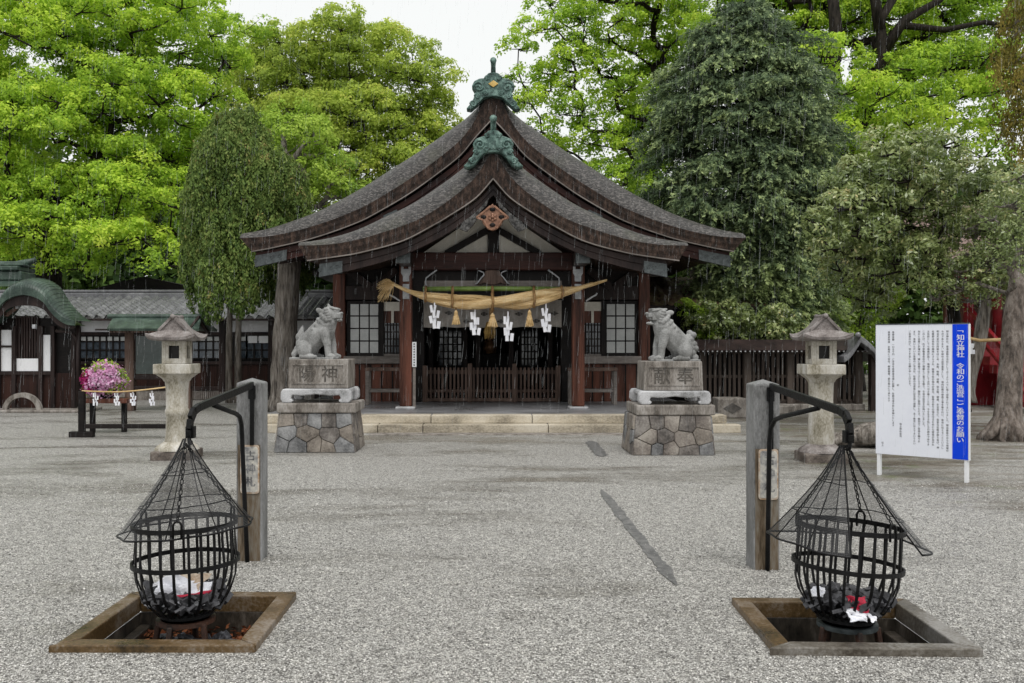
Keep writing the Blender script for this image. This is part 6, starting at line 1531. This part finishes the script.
def broadleaf(name, label, D, trunk, r0, lumps, ncl, rmin, prad, tufts, leaves, lm, seed, bark='bark_dark', group=None, size=(0.10,0.16), tuft_r=0.32, flat=0.6, shell=0.4, dys=None, taper=0.6, low=-0.25, lift=0.35, aspect=0.6):
    tp = trunk_pts(trunk, D, dys); base = tp[0].copy(); t = thing(name, label, 'tree', tuple(base), 0, group)
    cs = clump_centres(px_env(D, lumps), ncl, rmin, shell, seed)
    # smooth trunk
    fine = []; k = 5
    for a, b in zip(tp[:-1], tp[1:]):
        for q in range(k): fine.append(a.lerp(b, q/k))
    fine.append(tp[-1]); rd = [r0*lerp(1.0, taper, i/(len(fine)-1))*(1+0.05*math.sin(i*1.7)) for i in range(len(fine))]
    rd[0] *= 1.3; rd[1] *= 1.1
    MB().tube(fine, rd, 16).build('trunk', M[bark], t, smooth=True)
    nodes, par, rad = limbs([np.array(p) for p in fine], cs, rd[-1]*0.85, seed, lift)
    lmb = limb_mesh(nodes, par, rad, len(fine)); tw = random.Random(seed+5)
    for c in cs:                                      # twigs fanning into each clump
        for _ in range(5):
            a = tw.random()*6.283; e = np.array([math.cos(a)*0.8, math.sin(a)*0.8, tw.uniform(-0.1,0.5)])*prad; lmb.tube([c, c+e*0.5+np.array([0,0,-0.06*prad]), c+e], [0.022,0.015,0.006], 4, cap=False)
    lmb.build('limbs', M[bark], t, smooth=True)
    Cn, Nn, Tn, S = puffs(cs, prad, tufts, leaves, flat, seed, tuft_r, size, low=low)
    add_crown(t, Cn, Nn, Tn, S, LM[lm], aspect)
    return t
gT = 'tall trees around the shrine'
# A: the big camphor over the low buildings
broadleaf('camphor_tree', 'huge bright yellow-green camphor with layered foliage above the tiled building', 33.0,
  [(42,402),(44,330),(48,262),(62,205)], 0.62,
  [(60,150,95,60,0,0.9),(150,120,85,50,1,0.9),(40,60,120,60,2,0.8),(160,40,85,55,2,0.8),(190,150,55,60,1,0.8),(10,230,50,40,-2,0.8),(75,225,60,35,-2,0.8),(150,215,55,42,-1,0.8),(135,255,50,18,-3,0.8),(60,255,40,20,-3,0.7),(215,60,40,40,3,0.8),(-30,120,70,90,1,0.8)],
  195, 0.95, 1.08, 20, 64, 'camphor', 11, group=gT, size=(0.08,0.17), tuft_r=0.36, flat=0.55)
# B: olive camphor behind the roof line
broadleaf('camphor_tree', 'olive-green rounded camphor rising just behind the main roof slope', 46.0,
  [(405,330),(404,250),(408,185),(414,150)], 0.45,
  [(345,65,55,40,0,0.9),(400,110,52,45,0,0.8),(300,85,55,50,1,0.8),(345,140,70,50,-1,0.8),(425,140,30,30,0,0.8),(385,175,60,35,-1,0.8),(262,75,40,35,2,0.8),(390,60,30,25,1,0.7),(300,150,50,60,0,0.8)],
  135, 1.1, 1.25, 18, 56, 'camphor_olive', 12, group=gT, size=(0.11,0.22), tuft_r=0.42, flat=0.6)
# C: fresh green tree between cypress and olive camphor; its thick trunk stands by the pedestal
broadleaf('slender_tree', 'tall bare grey trunk beside the lion-dog pedestal with fresh green crown', 22.8,
  [(282,411),(283,370),(286,320),(289,270),(291,238),(292,226),(293,205)], 0.30,
  [(300,165,38,40,5,0.8),(285,140,25,30,5,0.8),(325,190,25,25,5,0.8)],
  30, 0.7, 0.75, 18, 50, 'fresh', 13, bark='bark', group=gT, size=(0.08,0.13), tuft_r=0.26, taper=0.85, dys=[0,0,0,0,0.2,2.0,3.6])
# E: sparse light camphor right of the ridge
broadleaf('camphor_tree', 'airy light-green camphor with sky gaps and dark branches behind the ridge ornament', 40.0,
  [(700,340),(700,250),(696,170),(676,95)], 0.5,
  [(560,45,45,40,0,0.8),(610,20,70,45,0,0.8),(545,100,35,35,0,0.8),(600,95,50,40,0,0.8),(565,140,30,25,0,0.8),(625,150,45,40,0,0.8),(610,195,40,28,-1,0.7),(670,40,50,50,1,0.8),(660,110,40,50,2,0.8),(640,-20,90,30,1,0.8),(660,200,30,40,1,0.8)],
  125, 0.9, 0.9, 13, 44, 'camphor', 14, group=gT, size=(0.10,0.20), tuft_r=0.36, flat=0.6, lift=0.2)
# G: big camphor with forked trunks on the right
broadleaf('forked_camphor_tree', 'great old camphor with thick dark forked limbs above the notice board', 33.0,
  [(848,400),(847,300),(845,250),(848,190),(842,135),(838,95)], 0.50,
  [(760,20,60,50,2,0.8),(830,10,60,50,2,0.8),(900,20,70,50,2,0.8),(980,40,60,60,2,0.8),(790,75,40,35,-2,0.6),(860,120,70,35,-2,0.6),(920,90,60,45,-1,0.7),(975,120,50,45,-1,0.7),(810,95,45,35,-3,0.5),(900,150,60,30,0,0.7),(880,-40,150,40,3,0.8),(830,130,40,40,-3,0.5)],
  230, 0.85, 1.0, 17, 56, 'camphor', 15, group=gT, size=(0.08,0.17), tuft_r=0.34, flat=0.55)
tG = [o for o in C.objects if o.name == 'forked_camphor_tree'][0]
for pts, r_ in (([(840,110),(832,70),(836,30),(830,-30)],[0.27,0.25,0.21,0.15]), ([(846,150),(868,110),(884,60),(880,20),(905,-20)],[0.29,0.24,0.2,0.16,0.11]), ([(884,50),(905,20),(940,0),(960,-30)],[0.2,0.15,0.11,0.08]), ([(846,160),(825,152),(806,150),(800,146)],[0.26,0.24,0.18,0.1]), ([(838,65),(815,50),(795,46),(780,50)],[0.2,0.16,0.11,0.06]), ([(880,30),(875,0),(868,-40)],[0.2,0.16,0.12]), ([(900,25),(945,30),(985,22),(1030,30)],[0.12,0.1,0.08,0.05])):
    MB().tube([W(x,y,31.6) for x,y in pts], r_, 10).build('limb', M['bark_dark'], tG, smooth=True)

# cypresses: upright flame-like tufts
def cypress(label, D, lumps, n, seed, lm, trunks, size=(0.06,0.115), rtr=0.10, bark='bark'):
    tp = trunk_pts(trunks[0], D); t = thing('clipped_cypress', label, 'tree', tuple(tp[0]), 0, gT)
    for tk in trunks:
        p = trunk_pts(tk, D); MB().tube(p, [rtr*lerp(1.1,0.6,i/(len(p)-1)) for i in range(len(p))], 10).build('trunk', M[bark], t, smooth=True)
    r_ = np.random.default_rng(seed); env = px_env(D, lumps); Cn=[];Nn=[];Tn=[];Al=[]
    vol = np.array([(e[1][0]*e[1][2])+(e[1][0]*e[1][1])*0.5 for e in env]); vol /= vol.sum()
    for _ in range(n):
        k = r_.choice(len(env), p=vol); c, r = env[k]; d = r_.normal(size=3); d /= np.linalg.norm(d)
        if d[1] > 0.3: d[1] = -d[1]
        p = c+d*r*(0.82+0.30*r_.random()); m = 34; s_ = 0.075+0.11*r_.random()**1.5; hz_ = s_*(1.7+0.8*r_.random())
        e = r_.normal(size=(m,3))+(d*0.8+np.array([0,0,0.3]))[None]; e /= np.linalg.norm(e,axis=1,keepdims=True)
        lean = d*np.array([1,1,0])*0.35
        off = e*np.array([s_,s_,hz_]); off = off+lean[None]*off[:,2:3]*0.6
        Cn.append(p+off); Nn.append(e*np.array([1,1,0.45])+r_.normal(size=(m,3))*0.42); Al.append(np.array([0,0,1.0])+e*0.5+r_.normal(size=(m,3))*0.35)
        Tn.append(0.42+0.15*r_.normal()+0.13*r_.normal(size=m)+0.12*e[:,2])
    Cn=np.concatenate(Cn);Nn=np.concatenate(Nn);Tn=np.clip(np.concatenate(Tn),0,1);Al=np.concatenate(Al)
    add_crown(t, Cn, Nn, Tn, size[0]+(size[1]-size[0])*r_.random(len(Cn)), LM[lm], 0.5, along=Al)
    return t
_pc = random.Random(4); ragged = []
for (px, py) in [(lerp(245,a_,0.86), b_) for a_, b_ in ((226,122),(247,120),(215,140),(258,138),(207,165),(200,190),(194,215),(189,240),(186,262),(190,282),(262,160),(270,180),(288,172),(300,190),(306,215),(310,240),(308,262),(222,150),(240,170),(232,205),(252,195),(214,235),(244,240),(268,225),(286,240),(226,270),(258,275),(210,280),(236,284))]:
    ragged.append((px+_pc.uniform(-3,3), py+_pc.uniform(-4,4)+(18 if py < 150 else 6), _pc.uniform(8,13), _pc.uniform(15,27), (-1.0 if 205 < px < 290 and py > 145 else 0.2)+_pc.uniform(-0.2,0.2), 1.0))
cypress('dark olive clipped cypress with plumed foliage on two thin grey stems', 24.0,
  [(_pc.uniform(186,310), _pc.uniform(120,292), _pc.uniform(7,11), _pc.uniform(15,26), 0.2, 1) for _ in range(0)] + ragged + [(228,168,25,44,0,1),(244,158,20,36,0,1),(238,200,42,70,0.2,0.8),(212,215,24,58,0,1),(224,250,32,40,-0.1,0.8),(206,258,17,28,0,1),(256,225,26,60,0.2,0.9),(283,200,22,34,0.5,1),(292,232,20,48,0.6,1),(272,250,28,44,0.3,0.8),(246,252,26,34,0,0.8),(298,250,14,34,0.6,1),(200,240,12,36,0.1,1),(236,132,13,14,0,1)],
  5600, 21, 'juniper', [[(229,403),(229,340),(231,280),(236,200)],[(238,403),(238,340),(240,290),(243,200)],[(281,330),(283,290),(284,230)]], rtr=0.085)

# big dark conifer: drooping sprays on whorled boughs
def conifer(label, D, base, profile, cx, seed, lm, nb, r0, brite=None):
    tp = W(base[0], base[1], D); t = thing('dark_conifer', label, 'tree', tuple(tp), 0, gT)
    ztop = ZY(profile[0][0], D); zbot = ZY(profile[-1][0], D)
    MB().tube([tp, W(cx, (base[1]+profile[0][0])/2, D), W(cx, profile[0][0]+6, D)], [r0, r0*0.6, 0.03], 12).build('trunk', M['bark_dark'], t, smooth=True)
    r_ = np.random.default_rng(seed); Cn=[];Nn=[];Tn=[];Al=[]; lm_ = MB()
    ys = [p[0] for p in profile]
    for b in range(nb):
        py = profile[0][0]+(profile[-1][0]-profile[0][0])*((b+r_.random())/nb)**0.8
        l = (cx-np.interp(py, ys, [p[1] for p in profile]))/F*D; rr = (np.interp(py, ys, [p[2] for p in profile])-cx)/F*D
        a = r_.random()*2*math.pi
        if math.sin(a) > 0.4 and r_.random() < 0.8: a = -a
        side = rr if math.cos(a) > 0 else l
        Rb = math.hypot(side*math.cos(a), (l+rr)*0.45*math.sin(a))*(0.62+0.48*r_.random()**0.7)
        d = np.array([math.cos(a), math.sin(a), 0.0]); o0 = np.array([XP(cx,D), D, ZY(py, D)])
        rise = r_.uniform(0.05,0.4); droop = r_.uniform(0.15,0.5); bendv = np.array([-d[1], d[0], 0])*r_.normal()*0.18*Rb
        pts = [o0+d*Rb*s_+bendv*s_*s_+np.array([0,0,rise*Rb*math.sin(s_*1.6)-droop*Rb*s_*s_]) for s_ in np.linspace(0,1,7)]
        lm_.tube(pts, list(np.linspace(0.035,0.006,7)), 5)
        ns = int(11+Rb*10); bt = 0.17*r_.normal()
        for q in range(ns):
            s_ = 0.35+0.68*r_.random()**0.8; k = min(5, int(s_*6)); f_ = s_*6-k; p = pts[k]*(1-f_)+pts[k+1]*f_
            sv = np.array([-d[1], d[0], 0])*r_.normal()*0.24*Rb**0.5*(1.2-s_*0.7)+np.array([0,0,r_.normal()*0.05])
            p = p+sv; m = 24; u = r_.random(m)
            dirv = d*0.7+sv*1.8+r_.normal(size=3)*0.25+np.array([0,0,-0.25]); dirv /= np.linalg.norm(dirv)
            L = 0.22+0.30*r_.random(); wv = np.cross(dirv, [0,0,1]); wv /= np.linalg.norm(wv)+1e-6; tl = r_.normal()*0.35
            wv = wv*math.cos(tl)+np.array([0,0,1])*math.sin(tl); sd = r_.normal(size=m)
            P_ = p+dirv*L*u[:,None]+wv*(sd*0.075*(1.15-u))[:,None]+r_.normal(size=(m,3))*0.022; P_[:,2] -= 0.12*u*u
            Cn.append(P_); Al.append(dirv*0.9+wv*(np.sign(sd)*0.6)[:,None]+r_.normal(size=(m,3))*0.3+np.array([0,0,-0.15])); Nn.append(np.array([0,0,0.8])+r_.normal(size=(m,3))*0.6+d*0.5)
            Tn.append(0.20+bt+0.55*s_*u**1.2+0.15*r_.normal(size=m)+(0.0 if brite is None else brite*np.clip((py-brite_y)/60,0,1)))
    lm_.build('boughs', M['bark_dark'], t, smooth=True)
    Cn=np.concatenate(Cn);Nn=np.concatenate(Nn);Tn=np.clip(np.concatenate(Tn),0,1);Al=np.concatenate(Al)
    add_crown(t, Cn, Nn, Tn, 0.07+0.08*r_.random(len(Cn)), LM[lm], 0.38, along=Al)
    return t
brite_y = 215
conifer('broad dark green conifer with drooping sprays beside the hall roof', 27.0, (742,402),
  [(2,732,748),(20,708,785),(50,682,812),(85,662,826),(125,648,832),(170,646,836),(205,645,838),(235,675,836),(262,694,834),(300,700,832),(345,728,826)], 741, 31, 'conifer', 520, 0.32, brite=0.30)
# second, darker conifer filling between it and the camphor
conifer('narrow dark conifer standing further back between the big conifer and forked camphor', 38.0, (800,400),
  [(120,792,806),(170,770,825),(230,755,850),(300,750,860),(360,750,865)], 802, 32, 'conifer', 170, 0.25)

# J: glossy evergreen near the notice board
broadleaf('glossy_evergreen_tree', 'glossy dark evergreen with rounded crown directly above the notice board', 18.0,
  [(962,412),(958,345),(952,300),(940,262),(936,240)], 0.13,
  [(890,190,52,42,0,0.8),(850,225,34,34,-0.5,0.8),(880,250,55,40,0,0.8),(930,200,45,35,0.5,0.8),(960,190,35,30,0.5,0.8),(925,165,30,22,0.5,0.8),(1000,200,30,30,0.5,0.8),(880,150,22,14,0.3,0.8),(930,238,24,18,0.3,0.8),(868,290,26,22,0.8,0.8)],
  100, 0.46, 0.36, 15, 30, 'glossy', 16, bark='bark_dark', group=gT, size=(0.075,0.125), tuft_r=0.17, flat=0.75, shell=0.3, low=-0.6, aspect=0.42)
broadleaf('glossy_evergreen_tree', 'leaning pale-barked evergreen between the notice board and red hall', 17.4,
  [(966,402),(968,380),(980,340),(985,305),(982,270)], 0.15,
  [(1002,262,28,24,0,0.8),(962,272,24,18,0,0.8),(1000,225,34,14,0,0.8),(1010,235,28,34,0,0.8),(975,285,25,18,-0.2,0.8),(1015,275,20,20,0,0.8),(1014,232,22,34,-2.3,0.6),(1016,196,18,22,-2.2,0.6),(1010,262,14,14,-2.2,0.6),(945,290,16,14,0,0.8)],
  95, 0.28, 0.30, 13, 28, 'glossy', 17, bark='bark', group=gT, size=(0.05,0.085), tuft_r=0.15, flat=0.8, shell=0.2, low=-0.6, aspect=0.42)
# K: pale trunk at the very edge, with rusty drooping foliage out of a high crown
kt = thing('pale_barked_tree', 'pale mottled trunk with flared roots in front of the red steps', 'tree', tuple(W(1004,440,15.9)), 0, gT)
tp = [W(1006,441,15.9), W(1007,425,15.9), W(1009,400,15.95), W(1011,365,16.0), W(1014,320,16.1), W(1022,270,16.2), W(1034,200,16.3), W(1048,100,16.4), W(1056,20,16.4)]
MB().tube(tp, [0.30,0.235,0.20,0.185,0.175,0.17,0.16,0.15,0.13], 18).build('trunk', M['bark_pale'], kt, smooth=True)
rt_ = MB()
for a, L in ((R(200),0.42),(R(240),0.36),(R(285),0.34),(R(330),0.4),(R(165),0.45)):
    b = Vector(tp[0]); rt_.tube([b+Vector((0.1*math.cos(a),0.1*math.sin(a),0.38)), b+Vector((0.28*math.cos(a),0.28*math.sin(a),0.14)), b+Vector((0.5*L*math.cos(a)+0.2*math.cos(a),0.7*L*math.sin(a),0.05)), b+Vector((L*math.cos(a),L*math.sin(a),-0.03))], [0.10,0.085,0.055,0.02], 8)
rt_.build('root_flare', M['bark_pale'], kt, smooth=True)
r_ = np.random.default_rng(41); Cn=[];Nn=[];Tn=[];Al=[]
br = MB()
for (px, py) in ((1010,20),(1000,55),(1015,85),(1005,115),(1018,140),(1012,60),(1020,110),(1016,0),(1030,60),(1035,120)):
    br.tube([W(1052,py-30,16.4), W((1050+px)/2,py-38,16.2), W(px,py-22,16.0)], [0.05,0.035,0.015], 6)
    for q in range(10):
        c = np.array(W(px+4+r_.normal()*9, py+r_.normal()*9-6, 16.0+0.25*r_.normal())); m = 70; u = r_.random(m); L = 0.30+0.28*r_.random()
        P_ = c+np.stack([r_.normal(size=m)*0.06*(0.5+u), r_.normal(size=m)*0.06*(0.5+u), -u*L], 1)
        Cn.append(P_); Al.append(np.tile([0,0,-1.0],(m,1))+r_.normal(size=(m,3))*0.3); Nn.append(r_.normal(size=(m,3))+np.array([0,-0.5,0.4])); Tn.append(0.4+0.2*r_.normal()+0.2*r_.normal(size=m))
br.build('limbs', M['bark_pale'], kt, smooth=True)
Cn=np.concatenate(Cn);Nn=np.concatenate(Nn);Tn=np.clip(np.concatenate(Tn),0,1);Al=np.concatenate(Al)
add_crown(kt, Cn, Nn, Tn, 0.05+0.04*r_.random(len(Cn)), LM['rusty'], 0.4, along=Al)

# bright bush behind the fence, shrubs by the shed
def bush(label, D, lumps, n, seed, lm, size=(0.06,0.10), prad=0.3):
    e = px_env(D, lumps); t = thing('leafy_bush', label, 'bush', (float(e[0][0][0]), D, 0.0))
    cs = clump_centres(e, n, prad*0.75, 0.2, seed)
    sb_ = MB()
    for c in cs[::3]: sb_.tube([(t.location.x+random.uniform(-.2,.2), D+random.uniform(-.2,.2), 0), (lerp(t.location.x,c[0],0.7), c[1], c[2]*0.6), tuple(c)], [0.03,0.02,0.008], 5)
    sb_.build('stems', M['bark_dark'], t, smooth=True)
    Cn, Nn, Tn, S = puffs(cs, prad, 13, 24, 0.7, seed, prad*0.45, size, low=-0.5); add_crown(t, Cn, Nn, Tn, S, LM[lm], 0.55, name='leaves')
    return t
bush('vivid green bush glowing behind the round-shafted stone lantern', 29.0, [(842,310,30,22,0,0.7),(868,300,22,18,0,0.7),(825,335,22,22,0,0.7),(858,340,22,22,0,0.7)], 34, 51, 'fresh', (0.09,0.14), 0.5)
bush('small leafy sapling beside the open-mouthed lion-dog and leafy shed roof', 25.2, [(694,315,14,12,0,0.7),(705,330,14,14,0,0.7)], 10, 52, 'fresh', (0.08,0.12), 0.25)
bush('low dark evergreen bush against the leaf-roofed shed wall', 25.0, [(720,325,28,16,0,0.6),(760,330,40,18,0,0.6)], 26, 53, 'glossy', (0.09,0.13), 0.4)
# gnarled root lying beside the notice board
rt = MB(); rr_ = random.Random(5)
for k in range(5):
    y_ = 14.6+k*0.13; pts = []; rd = []
    for i in range(10):
        s_ = i/9; pts.append((lerp(XP(826,14.8),XP(886,14.8),s_)+rr_.uniform(-.02,.02), y_+0.12*math.sin(s_*4+k), 0.06+0.24*s_*(1-0.15*k)+0.05*math.sin(s_*7+k*2))); rd.append(0.05+0.13*s_)
    rt.tube(pts, rd, 9)
tag(rt.build('gnarled_root', M['bark'], smooth=True), 'gnarled grey root swelling out of the gravel beside the notice board', 'tree root')

# far woodland that closes the gaps low down: one uncountable mass
r_ = np.random.default_rng(61); n = 110000
y_ = 50+10*r_.random(n); xs_ = (r_.random(n)*1.3-0.62)*y_
top = 9.0+2.2*np.sin(xs_*0.35)+1.5*np.sin(xs_*0.9+1)
top = np.where(xs_ < -14, top+4.5, top); top = np.where((xs_ > -13) & (xs_ < 8), top*0.85, top); top = np.where(xs_ > 8, top+2, top)
z_ = top*r_.random(n)**0.8
wo_ = leaf_quads('woodland', np.stack([xs_,y_,z_],1), r_.normal(size=(n,3))*0.6+np.array([0,-0.5,0.6]), 0.34+0.30*r_.random(n), 0.7, np.clip(0.4+0.22*r_.normal(size=n)+0.2*np.sin(xs_*0.7+z_),0,1), LM['woods'])
tag(wo_, 'dark green woodland closing the view behind the shrine', 'woodland', kind='stuff')

# falling rain: thin threads of water hanging in the air between the camera and the hall
r_ = np.random.default_rng(77); n = 6500
y_ = 6.5+10*r_.random(n)**0.8; x_ = (r_.random(n)*1.1-0.53)*y_; z_ = 1.6+(r_.random(n)*0.62-0.20)*y_
ok = z_ > 0.25; x_, y_, z_ = x_[ok], y_[ok], z_[ok]; n = len(x_)
L = 0.07+0.10*r_.random(n); w = 0.0005+0.0006*r_.random(n)**2; sl_ = 0.06+0.03*r_.normal(size=n)
base = np.stack([x_,y_,z_],1); ang = r_.random(n)*6.283
V = np.zeros((n,6,3)); 
for k in range(3):
    o = np.stack([w*np.cos(ang+k*2.094), w*np.sin(ang+k*2.094), np.zeros(n)],1)
    V[:,k] = base+o; V[:,k+3] = base+o*0.5+np.stack([L*sl_, np.zeros(n), L],1)
fc = np.array([(0,1,4),(0,4,3),(1,2,5),(1,5,4),(2,0,3),(2,3,5),(0,2,1),(3,4,5)])
ra = tri_mesh('rain', V.reshape(-1,3), (fc[None]+6*np.arange(n)[:,None,None]).reshape(-1,3), M['rain'])
tag(ra, 'thin threads of steady rain falling before the shrine', 'rain', kind='stuff')
